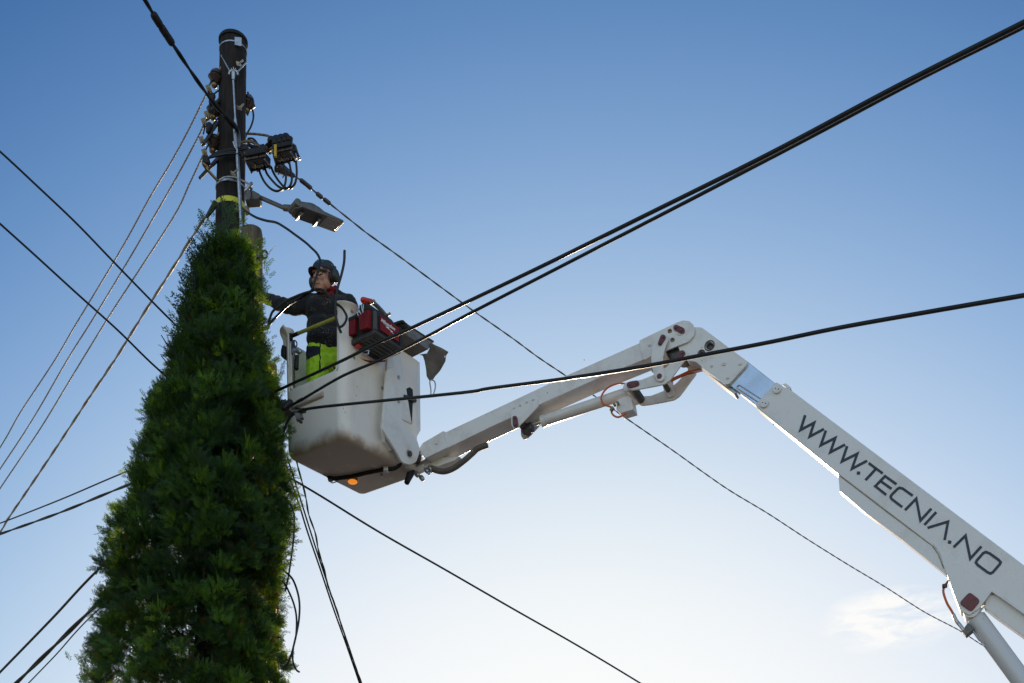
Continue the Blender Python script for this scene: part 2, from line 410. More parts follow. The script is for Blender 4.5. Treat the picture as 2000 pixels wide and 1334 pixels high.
# ------------------------------------------------------------------ wooden poles
PD = 11.8
def pole_x(z): return -2.86 + .0166 * z
def pole_r(z): return .205 - .0072 * z
ptop = 1.6 + (2000 - 84) * PD / F
pole = thing('utility_pole', 'tall dark creosoted main pole with insulators and a capped top, yellow band round it', 'utility pole', (pole_x(0), PD, 0))
mb = MB(); zs = [i * ptop / 40 for i in range(41)]
mb.tube([V((pole_x(z) + random.uniform(-.002, .002), PD, z)) for z in zs], [pole_r(z) for z in zs], 40)
mb.build('shaft', M['wood'], pole, smooth=50)
mb = MB(); mb.tube([V((pole_x(ptop), PD, z)) for z in (ptop - .004, ptop, ptop + .022, ptop + .034)], [.130, .138, .138, .13], 40); mb.build('pole_cap', M['black'], pole, smooth=40)
def on_pole(y, dy=0):   # z for a photo row at the pole's front
    return 1.6 + (2000 - y) * (PD - .13) / F
def band(y, h, r=.006, m='galv', name='band', tilt=0, bump=.0):
    z = on_pole(y); b_ = MB(); rr = pole_r(z) + r; n = 48; vs = []
    for j, (q, e) in enumerate(((-h, 0), (-h, r * 1.0), (h, r * 1.0), (h, 0))):
        for k in range(n):
            a = 2 * math.pi * k / n; rq = pole_r(z) - .003 + (e + .003 if e else 0)
            vs.append(V((pole_x(z) + rq * math.cos(a), PD + rq * math.sin(a), z + q + tilt * math.cos(a))))
    fs = [(j * n + k, j * n + (k + 1) % n, ((j + 1) % 4) * n + (k + 1) % n, ((j + 1) % 4) * n + k) for j in range(4) for k in range(n)]
    b_.add(vs, fs); return b_.build(name, M[m], pole, smooth=30)
band(79, .006); band(352, .009, r=.008); band(388, .025, r=.004, m='yellow', name='reflective_band', tilt=-.0)
fd = PD - .15
# Y shaped stay bracket with rod
mb = MB()
for a, b in (((432, 108), (450, 141)), ((482, 121), (463, 141))): mb.tube([P(*a, fd + .07), P(*b, fd - .02)], .007, 8)
mb.tube(path([(447, 146), (449, 140), (456, 137), (463, 140), (465, 147)], fd - .03, k=4), .011, 8)
for x in (452, 456, 460): mb.tube([P(x, 138, fd - .03), P(x, 133 - (x == 456) * 2, fd - .035)], .004, 6)
mb.cyl(P(456, 141, fd - .03), P(455.5, 156, fd - .03), .019, .015)
mb.build('stay_bracket', M['galv'], pole, smooth=40)
mb = MB(); mb.tube([P(455.5, 156, fd - .03), P(459.5, 233, fd - .03)], .009, 10); mb.cyl(P(459.5, 233, fd - .03), P(460, 246, fd - .03), .014, .018); mb.build('stay_rod', M['galv'], pole, smooth=40)
# tag plate near the top
mb = MB()
mb.prism([P(x, y, fd + .012) for x, y in c1((505, 182), (580, 190), (580, 285), (505, 270))], (0, .006, 0)); mb.build('number_plate', M['galv'], pole, smooth=0)
# clip brackets
for (x, y) in ((466, 122), (467, 208), (455, 336)):
    mb = MB()
    mb.prism([P(x - 5, y - 3, fd), P(x + 1, y - 1, fd - .03), P(x + 6, y + 5, fd - .03), P(x + 5, y + 8, fd - .01), P(x - 4, y + 5, fd)], (0, .012, 0))
    mb.tube([P(x + 1, y + 2, fd - .02), P(x + 9, y - 5, fd - .05)], .008, 8); mb.build('clip', M['galv'], pole, smooth=30)
# cable duct down the pole
mb = MB(); mb.tube(path([(458, 244), (460, 275), (463, 300), (465, 330), (468, 380), (471, 440), (473, 520)], fd - .03, k=5), .017, 12); mb.build('conduit', M['galv'], pole, smooth=40)
mb = MB(); mb.prism([P(x, y, fd - .04) for x, y in ((459, 243), (467, 252), (469, 272), (465, 287), (459, 270), (456, 255))], (0, .05, 0)); mb.build('anchor_plate', M['steel_dark'], pole, bevel=.004)
mb = MB(); mb.tube(path([(456, 277), (459, 286), (463, 292), (463, 300)], fd - .05), .01, 8); mb.build('shackle', M['galv'], pole)
# insulators on the left side
def insulator(x, y, d=11.72, sd=1):
    a = P(x - 10, y - 2, d); up = V((.18, -.0, 1)).normalized()
    i_ = MB(); prof = [(-.085, .0), (-.085, .028), (-.06, .05), (-.035, .058), (-.03, .048), (-.015, .062), (.0, .072), (.012, .062), (.028, .05), (.05, .034), (.055, 0.0)]
    c = P(x, y, d); i_.tube([c + up * (-z * .95) for z, r in prof], [max(r, .001) for z, r in prof], 22)
    ins = i_.build('insulator', M['porcelain'], pole, smooth=35)
    h = MB(); h.tube([c + up * .03, c + V((.05 * sd, 0, .10)), c + V((.14 * sd, .02, .13))], .012, 10); h.sph(c - up * .065, .03)
    h.build('insulator_pin', M['brass'], ins)
for x, y in ((421, 153), (418, 216), (417, 281)): insulator(x, y)
insulator(484, 203, 11.9, -1)
mb = MB()
for x, y in ((408, 175), (405, 226), (395, 276), (400, 300), (399, 240)):
    mb.box(P(x, y, 11.65), (.02, 0, .008), (0, .018, 0), (-.012, 0, .034)); mb.cyl(P(x - 2, y - 5, 11.61), P(x - 2, y + 4, 11.61), .008); mb.cyl(P(x + 3, y - 4, 11.62), P(x + 2, y + 5, 11.62), .008)
mb.each(3, 'wire_connector', M['brass'], pole, bevel=.003)
for p0, p1 in (((428, 196), (411, 216)), ((424, 240), (398, 281)), ((426, 310), (390, 348))):
    mb = MB(); mb.tube([P(*p0, 11.72), P(*p1, 11.6)], [.02, .014], 10); mb.build('dead_end_grip', M['steel_dark'], pole)
mb = MB()
mb.cap(P(415, 188, 11.62), P(412, 199, 11.62), .03, .022); mb.cap(P(409, 246, 11.62), P(406, 257, 11.62), .032, .02); mb.cap(P(402, 312, 11.6), P(405, 318, 11.6), .034, .03)
mb.each(1, 'black_clamp', M['black'], pole)
for pts in ([(428, 176), (420, 182), (416, 188)], [(420, 155), (412, 160), (408, 172)], [(429, 227), (418, 240), (413, 250)], [(410, 218), (406, 222), (402, 240), (397, 262)], [(411, 278), (404, 288), (400, 300)], [(408, 171), (412, 200), (404, 226)]):
    mb = MB(); mb.tube(path(pts, 11.64), .007, 7); mb.build('jumper_wire', M['wire_black'], pole)
# bundle crossing the pole from left to the fuse boxes
for i, dy in enumerate((0, 4, 9, 13)):
    mb = MB(); mb.tube(path([(396, 322 - dy * .4, 11.6), (404, 312 - dy * .2, 11.58), (424, 300 + dy * .5 - 2, 11.6), (452, 291 + dy * .7, 11.6), (480, 290 + dy, 11.62), (505, 298 + dy * .8, 11.5), (530, 288 + dy * .3, 11.45)], 11.6), .011, 8); mb.build('crossing_cable', M['wire_black'], pole)
mb = MB(); mb.tube(path([(397, 320), (401, 327), (409, 336), (424, 352)], 11.6, 11.7), .013, 8); mb.tube(path([(396, 318), (404, 324), (408, 330)], 11.58), .009, 8); mb.each(1, 'bare_copper_tail', M['brass'], pole)
for pts in ([(484, 180), (489, 200), (495, 225), (491, 245), (482, 262), (478, 272)], [(484, 184), (490, 192), (490, 205), (483, 225)]):
    mb = MB(); mb.tube(path(pts, 11.9), .009, 8); mb.build('drop_wire', M['wire_black'], pole)
mb = MB(); mb.tube(path([(481, 261), (500, 262), (522, 265), (526, 268), (528, 275), (527, 300)], 11.75, 11.5, k=4), .011, 8); mb.build('support_rod', M['wood_old'], pole)
# rope end tie near the lamp bracket
mb = MB(); mb.tube(path([(428, 352), (440, 346), (458, 346), (472, 352), (489, 361)], 11.62, 11.66), .009, 8); mb.cap(P(480, 372, 11.6), P(491, 359, 11.6), .017); mb.build('wire_tie', M['galv'], pole)
mb = MB(); mb.box(P(483, 411, 11.62), (.02, 0, .006), (0, .02, 0), (-.005, 0, .035)); mb.build('cable_clip', M['brass'], pole, bevel=.004)

# shorter grey pole behind the tree
sp = thing('utility_pole', 'shorter weathered grey-brown wooden pole poking out just right of the tree top', 'utility pole', (P(492, 470, 11.6).x, 11.6, 0))
zt = P(0, 447, 11.6).z; mb = MB(); sx = P(492, 0, 11.6).x
zl = [0, 2, 4, 6, 8, zt - .4, zt - .06, zt - .015, zt]
mb.tube([V((sx + .0, 11.6, z)) for z in zl], [.125, .12, .115, .11, .105, .1, .1, .092, .07], 32); mb.build('shaft', M['wood_old'], sp, smooth=45)
mb = MB(); mb.tube([P(517 + 5 * math.cos(a), 497 + 7.5 * math.sin(a), 11.55 - .03 * math.cos(a)) for a in [math.radians(q) for q in range(-150, 190, 20)]], .009, 8); mb.build('pigtail_hook', M['steel_dark'], sp)
mb = MB(); mb.box(P(504, 500, 11.47), (.02, 0, 0), (0, .02, 0), (0, 0, .025)); mb.cyl(P(510, 468, 11.5), P(513, 467, 11.48), .012); mb.each(1, 'bolt_plate', M['steel_dark'], sp, bevel=.003)
# third pole, low, between tree and bucket
tp = thing('utility_pole', 'low brown pole stub squeezed between the tree and the white bucket', 'utility pole', (P(534, 800, 11.3).x, 11.3, 0))
tx_ = P(524, 0, 11.3).x; zt = P(0, 714, 11.3).z; mb = MB(); mb.tube([V((tx_, 11.3, z)) for z in (0, 2, 4, zt - .3, zt)], [.118, .11, .104, .085, .078], 32); mb.build('shaft', M['wood_old'], tp, smooth=45)
mb = MB(); mb.box(P(552, 803, 10.95), (.06, 0, .02), (0, .12, 0), (-.01, 0, .03)); mb.box(P(556, 1284, 11.2), (.03, 0, 0), (0, .03, 0), (0, 0, .022)); mb.each(1, 'cable_bracket', M['steel_dark'], tp, bevel=.004)

# ------------------------------------------------------------------ fuse switch boxes on the pole
def fusebox(label, q, tq):
    """q: four photo corners of the label face, clockwise from top left; the near edge is the upper one"""
    dn, df = 11.32, 11.47
    TL, TR, BR, BL = P(*q[0], dn), P(*q[1], dn - .03), P(*q[2], df - .03), P(*q[3], df)
    up = V((.02, .05, 1)).normalized(); c = (TL + TR + BR + BL) / 4
    t = thing('fuse_box', label, 'fuse box', c, 'fuse boxes beside the pole')
    b_ = MB(); b_.prism([TL, TR, BR, BL], up * .075); b_.build('case', M['black'], t, bevel=.004)
    ex = (TR - TL).normalized(); ey = (TL - BL).normalized(); nz_ = ex.cross(ey).normalized()
    if nz_.z > 0: nz_ = -nz_
    # frame rails
    b_ = MB(); b_.tube([BL - up * .004, BR - up * .004], .006, 8); b_.tube([TR, BR], .009, 8); b_.tube([TL + ex * .005, BL], .005, 8)
    for k in (.12, .5, .9): b_.box(TL.lerp(TR, k) + up * .035 - ey * -.005, ex * .032, ey * .008, up * .014)
    for k in (0.05, .35, .65, .95): b_.sph(BL.lerp(BR, k) - up * .012, .012, 8, 6)
    b_.build('metal_frame', M['lamp_grey'], t, bevel=.002)
    b_ = MB(); b_.box(BL.lerp(TL, .62) + ex * .075 - nz_ * -.004, ex * .006, ey * .022, nz_ * .012); b_.build('latch', M['brass'], t)
    vs, fs = txt('160A', .072, .0008, sx=.95); cc = BL.lerp(BR, .56).lerp(TL.lerp(TR, .56), .36) + nz_ * .003
    b_ = MB(); b_.add([cc - ex * v.x - ey * v.y + nz_ * v.z for v in vs], fs); b_.build('rating_marking', M['marking'], t, smooth=0)
    b_ = MB()
    for k in (.15, .42, .70, .94):
        a = TL.lerp(TR, k) + up * .085 + ey * .02; b_.cyl(a, a + up * (.04 if tq else .02), .03 if tq else .018, .032 if tq else .012)
        b_.box(a - up * .01, ex * .026, ey * .02, up * .03)
    b_.each(2, 'fuse_carrier', M['black'], t, bevel=.003)
    return t
fusebox('lower left fuse box marked 160A, next to the pole', c12((100, 700), (480, 625), (600, 770), (200, 865)), 0)
fusebox('upper right fuse box marked 160A, with yellow tab, farther from the pole', c12((640, 560), (1000, 480), (1100, 632), (705, 742)), 1)
fb2 = bpy.data.objects['fuse_box.001']
mb = MB()
for i in range(4): mb.cyl(P(*c12((640 + 95 * i, 330 - 25 * i))[0], 11.38), P(*c12((620 + 95 * i, 250 - 20 * i))[0], 11.42), .042, .04, 16)
mb.each(1, 'cable_gland', M['rubber'], fb2, smooth=40)
mb = MB(); mb.box(P(*c12((697, 460))[0], 11.26), (.012, 0, .0), (0, .012, 0), (0, 0, .055)); mb.build('yellow_tab', M['gold'], fb2, bevel=.004)
mb = MB()
for (a, b) in (((1060, 330), (1190, 640)), ((1000, 300), (1110, 620)), ((1085, 340), (1150, 560))): mb.tube([P(*c12(a)[0], 11.4), P(*c12(b)[0], 11.45)], .012, 8)
for k in range(7): mb.cyl(P(*c12((1040 + 20 * k, 330 + 42 * k))[0], 11.38), P(*c12((1065 + 20 * k, 320 + 42 * k))[0], 11.38), .008, n=8)
mb.each(1, 'terminal', M['steel_dark'], fb2)
lab = ['loop nearest the pole', 'second loop from the pole', 'loop farthest from the pole']
loops = [[(370, 830), (400, 930), (470, 1070), (560, 1180), (640, 1240), (720, 1265), (790, 1250), (860, 1200), (900, 1080), (905, 940), (860, 720)],
         [(485, 800), (530, 920), (640, 1060), (740, 1160), (840, 1215), (920, 1215), (990, 1160), (1025, 1040), (1010, 880), (975, 690)],
         [(610, 780), (660, 900), (740, 1030), (820, 1130), (880, 1190), (960, 1215), (1040, 1180), (1100, 1080), (1125, 900), (1110, 660)]]
for i, l in enumerate(loops):
    cable('jumper_cable', 'black cable %s, hanging under the two fuse boxes' % lab[i], c12(*l), 11.42 + i * .02, 11.36 + i * .02, .0105, M['wire_black'], 'cable loops under the fuse boxes')
arcs = [[(40, 470), (200, 480), (330, 470), (450, 400), (560, 310), (640, 280)], [(0, 520), (200, 540), (340, 520), (480, 430), (600, 340), (720, 270)], [(30, 600), (200, 620), (330, 560), (460, 500), (600, 410), (700, 340)],
        [(150, 215), (230, 210), (290, 250), (350, 330), (430, 380), (520, 370)], [(20, 290), (120, 265), (230, 275), (320, 330), (400, 400), (520, 400)], [(60, 560), (180, 580), (300, 540), (420, 480), (560, 470)],
        [(90, 650), (200, 650), (290, 600), (400, 540), (560, 450), (640, 400)], [(160, 330), (220, 370), (280, 380), (350, 400), (440, 430)]]
arclab = ['topmost bowed', 'upper bowed', 'middle', 'small curled top', 'copper coloured arching', 'low', 'lowest brown', 'short tangled']
for i, l in enumerate(arcs):
    cable('jumper_cable', '%s cable in the tangle between the pole and the fuse boxes' % arclab[i], c12(*l), 11.62, 11.38, (.013, .013, .012, .009, .014, .012, .013, .016)[i], M['brass'] if i in (4, 6) else M['wire_black'], 'tangled cables at the fuse boxes')
mb = MB()
rng = random.Random(3)
ft = thing('cable_terminal', 'dark cluster of clamps and terminals hidden in the cables between pole and fuse boxes', 'cable clamp', P(495, 298, 11.5))
for i in range(16):
    x, y = c12((rng.uniform(60, 440), 0))[0][0], 0
    X = rng.uniform(60, 440); Y = 500 + rng.uniform(-90, 80) - X * .12; a = c12((X, Y))[0]
    mb.box(P(*a, rng.uniform(11.45, 11.56)), (rng.uniform(.012, .035), 0, .005), (0, .02, 0), (-.004, 0, rng.uniform(.008, .022)))
mb.each(1, 'clamp', M['black'], ft, bevel=.003)
mb = MB()
for i in range(12):
    X = rng.uniform(60, 460); Y = 480 + rng.uniform(-90, 120) - X * .15; a = c12((X, Y))[0]; mb.cyl(P(*a, 11.44), P(a[0] + 2, a[1] - 1.5, 11.42), .007, n=8)
mb.each(1, 'bolt', M['brass'], ft)

# ------------------------------------------------------------------ street lamp
sl = thing('street_lamp', 'grey flat-headed street lamp on a short arm fixed to the main pole', 'street lamp', P(486, 385, 11.68))
mb = MB(); mb.prism([P(x, y, 11.52) for x, y in c2((618, 770), (660, 735), (720, 752), (778, 785), (792, 815), (770, 852), (618, 862))], (0, .12, 0)); mb.cyl(P(491, 372, 11.55), P(491, 366, 11.55), .012); mb.build('bracket', M['lamp_grey'], sl, bevel=.012)
mb = MB(); mb.tube([P(504, 384, 11.58), P(557, 407, 11.42)], .0195, 16); mb.build('arm', M['lamp_grey'], sl)
z0 = 7.5 + CZ; Q1, Q2 = V((-2.034, 11.43, z0)), V((-1.925, 11.28, z0)); LX = V((.349, .21, -.0)); WY = Q2 - Q1
Q1.z += .0
def LP(u, v, h=0): return Q1 + LX * u + WY * v + V((0, 0, h))
mb = MB()
sec = [(-.12, .30, .70, .0, .03), (-.06, .1, .9, -.006, .05), (0, 0, 1, 0, .065), (.2, 0, 1, 0, .08), (.42, 0, 1, 0, .075), (.55, .0, 1, 0, .05), (1.0, .0, 1, 0, .028), (1.03, .1, .9, .004, .02)]
vs = []; n = 8
for u, a, b, h0, h1 in sec:
    for v, h in ((a, h0), (a + .0, h0 + .6 * (h1 - h0)), (a + .12 * (b - a), h1), (b - .12 * (b - a), h1), (b, h0 + .6 * (h1 - h0)), (b, h0)): vs.append(LP(u, v, h))
fs = [(i * 6 + k, i * 6 + (k + 1) % 6, (i + 1) * 6 + (k + 1) % 6, (i + 1) * 6 + k) for i in range(len(sec) - 1) for k in range(6)] + [tuple(range(6)), tuple((len(sec) - 1) * 6 + k for k in range(6))]
mb.add(vs, fs); mb.build('housing', M['lamp_grey'], sl, bevel=.004, smooth=0)
mb = MB(); mb.prism([LP(.03, .03, -.004), LP(.03, .97, -.004), LP(.52, .97, -.004), LP(.52, .03, -.004)], (0, 0, .006)); mb.build('gear_cover', M['lamp_dark'], sl, bevel=.002)
mb = MB()
for u in (.02, .44):   # ribs across the underside
    mb.prism([LP(u, .05, 0), LP(u + .115, .05, 0), LP(u + .018, .05, -.03)], WY * .66)
mb.each(1, 'cooling_rib', M['lamp_grey'], sl, smooth=0)
mb = MB(); mb.prism([LP(.6, .08, -.004), LP(.6, .92, -.004), LP(.62, .96, -.004), LP(.95, .96, -.004), LP(.98, .9, -.004), LP(.98, .1, -.004), LP(.95, .04, -.004), LP(.62, .04, -.004)], (0, 0, .006)); lens = mb.build('lens', M['lens'], sl, bevel=.002)
mb = MB()
for i in range(4):
    for j in range(3): c = LP(.67 + i * .085, .22 + j * .27, -.006); mb.ell(c, LX * .018, WY * .04, (0, 0, .0022), 10, 6)
mb.each(1, 'led', M['lens'], lens)
mb = MB(); mb.cyl(P(555, 406, 11.42), LP(-.02, .45, .035), .029, .03); mb.cyl(LP(-.08, .1, .04), LP(-.08, .95, .04), .034); mb.ell(LP(.3, .5, .085), LX * .2, WY * .3, (0, 0, .03)); mb.each(1, 'knuckle_joint', M['lamp_grey'], sl, bevel=.004)
mb = MB(); mb.tube(path([(488, 366), (491, 378), (489, 390)], 11.5), .006, 6); mb.build('lamp_lead', M['wire_black'], sl)

# ------------------------------------------------------------------ overhead wires
GL = 'thin grey strands running from the insulators down to the left'
cable('overhead_wire', 'upper grey strand from the top insulator down to the left edge', [(403, 183), (370, 250), (332, 320), (294, 383), (230, 498), (150, 630), (109, 700), (40, 805), (0, 874), (-90, 1010)], 11.65, 17, .005, M['wire_grey'], GL, 3, .11, 'wire')
cable('overhead_wire', 'middle grey strand from the second insulator down to the left edge', [(400, 238), (384, 273), (324, 383), (230, 543), (180, 625), (133, 700), (60, 825), (0, 916), (-90, 1050)], 11.65, 17, .005, M['wire_grey'], GL, 3, .11, 'wire')
cable('overhead_wire', 'lower grey strand from the third insulator down to the left edge', [(397, 302), (370, 359), (335, 430), (230, 591), (162, 700), (80, 835), (0, 954), (-90, 1090)], 11.65, 17, .005, M['wire_grey'], GL, 3, .11, 'wire')
cable('overhead_wire', 'thick twisted two-tone cable from the yellow band down to the left edge', [(432, 395), (416, 404), (368, 474), (343, 515), (296, 588), (249, 663), (226, 700), (178, 771), (128, 847), (90, 904), (48, 966), (14, 1016), (0, 1040), (-80, 1160)], 11.68, 17, .0085, M['wire_grey'], None, 2, .62, 'wire')
mb = MB(); mb.tube([P(422, 396, 11.6), P(404, 424, 11.7)], [.03, .018], 10); tag(mb.build('cable_clamp', M['wire_olive']), 'dark wedge clamp holding the twisted cable beside the yellow band', 'cable clamp')
cable('overhead_wire', 'thick black bundled cable from the main pole up past the top edge', [(464, 256), (450, 236), (420, 205), (380, 150), (345, 98), (312, 48), (283, 0), (240, -75)], 11.6, 10.2, .011, M['wire_black'], None, 2, .5, 'wire')
mb = MB(); 
for a, b in (((300, 32), (309, 49)), ((317, 55), (324, 68)), ((326, 74), (331, 84))): mb.cap(snap('thick black bundled', *a), snap('thick black bundled', *b), .032)
mb.cap(snap('thick black bundled', 440, 228), snap('thick black bundled', 455, 247), .026); 
for o_, l_ in zip(mb.each(1, 'cable_spacer', M['black']), ('topmost black spacer on the bundled cable near the top edge', 'middle black spacer on the bundled cable near the top edge', 'lowest of three black spacers on the bundled cable near the top edge', 'black grip on the bundled cable where it meets the pole')): tag(o_, l_, 'spacer')
cable('overhead_wire', 'thin black wire crossing the left edge highest, reaching the tree half way up', [(-70, 236), (0, 296), (70, 361), (150, 437), (230, 520), (320, 612), (430, 720), (522, 810)], 9.5, 11.4, .0085, M['wire_black'], 'black wires from the upper left into the tree', cat='wire')
cable('overhead_wire', 'thin black wire below and parallel to the one entering the tree half way up', [(-70, 374), (0, 437), (70, 500), (151, 574), (230, 645), (303, 716), (400, 800), (522, 900)], 9.5, 11.4, .0085, M['wire_black'], 'black wires from the upper left into the tree', cat='wire')
GM = 'cables running from the low left into the tree'
cable('overhead_wire', 'thin single cable, upper of the pair entering the tree from mid left', [(530, 830), (380, 872), (245, 922), (120, 975), (0, 1022), (-80, 1050)], 11.4, 16, .008, M['wire_olive'], GM, cat='wire')
cable('overhead_wire', 'thick double cable, lower of the pair entering the tree from mid left', [(530, 850), (380, 900), (238, 952), (120, 1000), (0, 1043), (-80, 1070)], 11.4, 16, .0095, M['wire_olive'], GM, 2, 1.2, 'wire')
cable('overhead_wire', 'single cable rising steeply from the left edge near the bottom, above the thick one', [(530, 870), (360, 970), (200, 1105), (100, 1210), (0, 1313), (-70, 1385)], 11.4, 15, .013, M['wire_olive'], GM, cat='wire')
cable('overhead_wire', 'thickest double cable rising from the bottom edge on the left', [(530, 890), (360, 1020), (195, 1175), (110, 1258), (32, 1334), (-20, 1385)], 11.4, 15, .0145, M['wire_olive'], GM, 2, 1.4, 'wire')
cable('overhead_wire', 'thinnest cable at the very bottom left, just under the thickest one', [(530, 900), (360, 1040), (180, 1202), (110, 1278), (56, 1334), (10, 1382)], 11.4, 15, .007, M['wire_olive'], GM, cat='wire')
cable('overhead_wire', 'uppermost thick black cable from the pole stub past the bucket to the upper right corner', [(540, 765), (548, 760), (663, 707), (737, 670), (794, 645), (920, 586), (1075, 512), (1262, 420), (1500, 302), (1750, 170), (2000, 44), (2150, -32)], 10.7, 4.9, .0118, M['wire_black'], 'thick black cables to the upper right', cat='wire', n=12)
cable('overhead_wire', 'slightly thinner black cable just under the uppermost one to the upper right corner', [(553, 800), (592, 779), (668, 735), (749, 700), (836, 656), (920, 611), (1110, 513), (1287, 422), (1500, 311), (1612, 252), (1800, 152), (2000, 52), (2150, -25)], 10.5, 5.3, .0105, M['wire_black'], 'thick black cables to the upper right', cat='wire', n=12)
cable('overhead_wire', 'black cable crossing in front of the boom elbow to the right edge', [(584, 803), (626, 795), (815, 776), (920, 765), (960, 758), (1107, 739), (1254, 716), (1380, 692), (1500, 669), (1640, 640), (1820, 608), (2000, 577), (2120, 556)], 10.4, 5.6, .0112, M['wire_black'], None, cat='wire', n=12)
cable('service_cable', 'black tail of the clamped cable curling down behind the tree beside the bucket', [(588, 803), (575, 808), (565, 818), (556, 836), (552, 862), (548, 900)], 10.4, 10.7, .011, M['wire_black'])
mb = MB(); mb.cap(P(571, 804, 10.42), P(594, 802, 10.4), .022); mb.box(P(584, 812, 10.42), (.03, 0, .01), (0, .02, 0), (-.01, 0, .035)); mb.cap(P(579, 798, 10.4), P(581, 795, 10.38), .014); mb.cap(P(584, 820, 10.4), P(588, 824, 10.42), .015)
tag(mb.build('cable_clamp', M['steel_dark'], bevel=.003), 'steel tension clamp hanging in front of the bucket step, holding the lowest black cable', 'cable clamp')
mb = MB(); mb.cap(P(557, 797, 10.45), P(566, 788, 10.45), .028, .034); mb.cap(P(582, 784, 10.4), P(590, 780, 10.38), .0135); tag(mb.build('cable_clamp', M['rubber']), 'round black boot on the cable ends at the left corner of the bucket', 'cable clamp')
cable('overhead_wire', 'long thin twisted wire from the fuse boxes down behind the boom, lower right', [(540, 324), (560, 336), (589, 353), (625, 383), (643, 397), (697, 440), (720, 458), (780, 501), (860, 560), (920, 604), (1000, 660), (1050, 697), (1105, 734), (1162, 774), (1216, 812), (1313, 879), (1380, 927), (1430, 961), (1500, 1003), (1575, 1052), (1655, 1102), (1730, 1147), (1805, 1195), (1875, 1232), (1922, 1262), (2010, 1312), (2150, 1395)], 11.6, 24, .0056, M['wire_pale'], None, 2, .34, 'wire')
mb = MB()
mb.tube([P(541, 326, 11.6), snap('long thin twisted', 555, 333), snap('long thin twisted', 574, 345)], [.05, .042, .018], 10)
for a, b in (((588, 354), (595, 362)), ((598, 363), (604, 370)), ((620, 380), (627, 384)), ((634, 391), (642, 397))): mb.cap(snap('long thin twisted', *a), snap('long thin twisted', *b), .021)
for a, b in (((549, 333), (543, 341)), ((557, 339), (552, 347))): mb.tube([P(*a, 11.6), P(*b, 11.6)], .006, 6)
tag(mb.build('cable_clamp', M['steel_dark']), 'long dark anchor clamp below the upper right fuse box with spacers down the wire', 'cable clamp')
cable('overhead_wire', 'straight black wire from the tree, under the bucket, to the bottom edge', [(555, 926), (571, 936), (630, 971), (742, 1040), (870, 1113), (1000, 1188), (1130, 1262), (1250, 1334), (1380, 1415)], 11.2, 15, .0098, M['wire_black'], None, cat='wire')
GB = 'cables sweeping down from under the bucket'
cable('service_cable', 'left of the three cables sweeping down under the bucket', [(556, 900), (567, 938), (584, 985), (601, 1040), (625, 1110), (650, 1185), (676, 1258), (702, 1334), (730, 1420)], 11.2, 13, .0085, M['wire_black'], GB)
cable('service_cable', 'middle of the three cables sweeping down under the bucket', [(561, 893), (574, 934), (590, 985), (607, 1040), (629, 1108), (654, 1183), (679, 1256), (705, 1334), (733, 1420)], 11.15, 13, .008, M['wire_black'], GB)
cable('service_cable', 'wavy twisted cable, right of the three sweeping down under the bucket', [(578, 896), (584, 920), (592, 949), (598, 975), (603, 1005), (616, 1042), (622, 1075), (634, 1115), (642, 1150), (655, 1183), (668, 1225), (690, 1290), (706, 1334), (735, 1420)], 11.1, 13, .0055, M['wire_olive'], GB, 2, .3)
GT = 'loose cable loops on the right side of the tree'
cable('service_cable', 'long bowed black cable loop low on the right side of the tree', [(545, 962), (555, 970), (570, 991), (575, 1014), (573, 1056), (568, 1095), (563, 1128), (557, 1154)], 10.9, 10.9, .0085, M['wire_black'], GT)
cable('service_cable', 'outer black cable loop beside the lowest right edge of the tree', [(545, 1105), (557, 1116), (573, 1134), (584, 1170), (584, 1209), (576, 1251), (566, 1287), (553, 1309)], 10.8, 10.8, .009, M['wire_black'], GT)
cable('service_cable', 'inner black cable with a free curled end beside the lowest right edge of the tree', [(552, 1135), (560, 1147), (573, 1177), (579, 1206), (578, 1242), (573, 1264), (572, 1290), (578, 1307), (585, 1313)], 10.78, 10.75, .0085, M['wire_black'], GT)
cable('service_cable', 'long black cable from the pole that loops past the worker and down behind the tree', [(476, 410, 11.62), (485, 416, 11.5), (501, 425, 11.4), (520, 431, 11.3), (540, 435, 11.2), (559, 446, 11.1), (573, 456, 11.), (596, 473, 10.9), (607, 483, 10.8), (619, 495, 10.7), (625, 508, 10.65), (624, 520, 10.62), (619, 537, 10.6), (613, 554, 10.6), (607, 569, 10.62), (585, 583, 10.7), (564, 595, 10.75), (544, 614, 10.8), (528, 631, 10.8), (521, 643, 10.8)], 11, 11, .0105, M['wire_black'])
cable('service_cable', 'black cable curving over the chin of the worker into a loop by the bucket post', [(523, 642), (525, 630), (531, 611), (540, 602), (560, 588), (585, 576), (607, 569), (618, 565), (630, 566), (640, 574), (649, 585), (656, 593), (664, 598), (672, 607), (677, 619), (674, 630), (668, 637), (661, 639)], 10.75, 10.5, .0105, M['wire_black'])
cable('service_cable', 'stiff black cable standing up free above the worker shoulder', [(673, 489), (672, 512), (667, 536), (660, 560), (656, 583), (655, 602), (656, 620), (661, 637), (666, 650)], 10.5, 10.55, .0112, M['wire_black'])

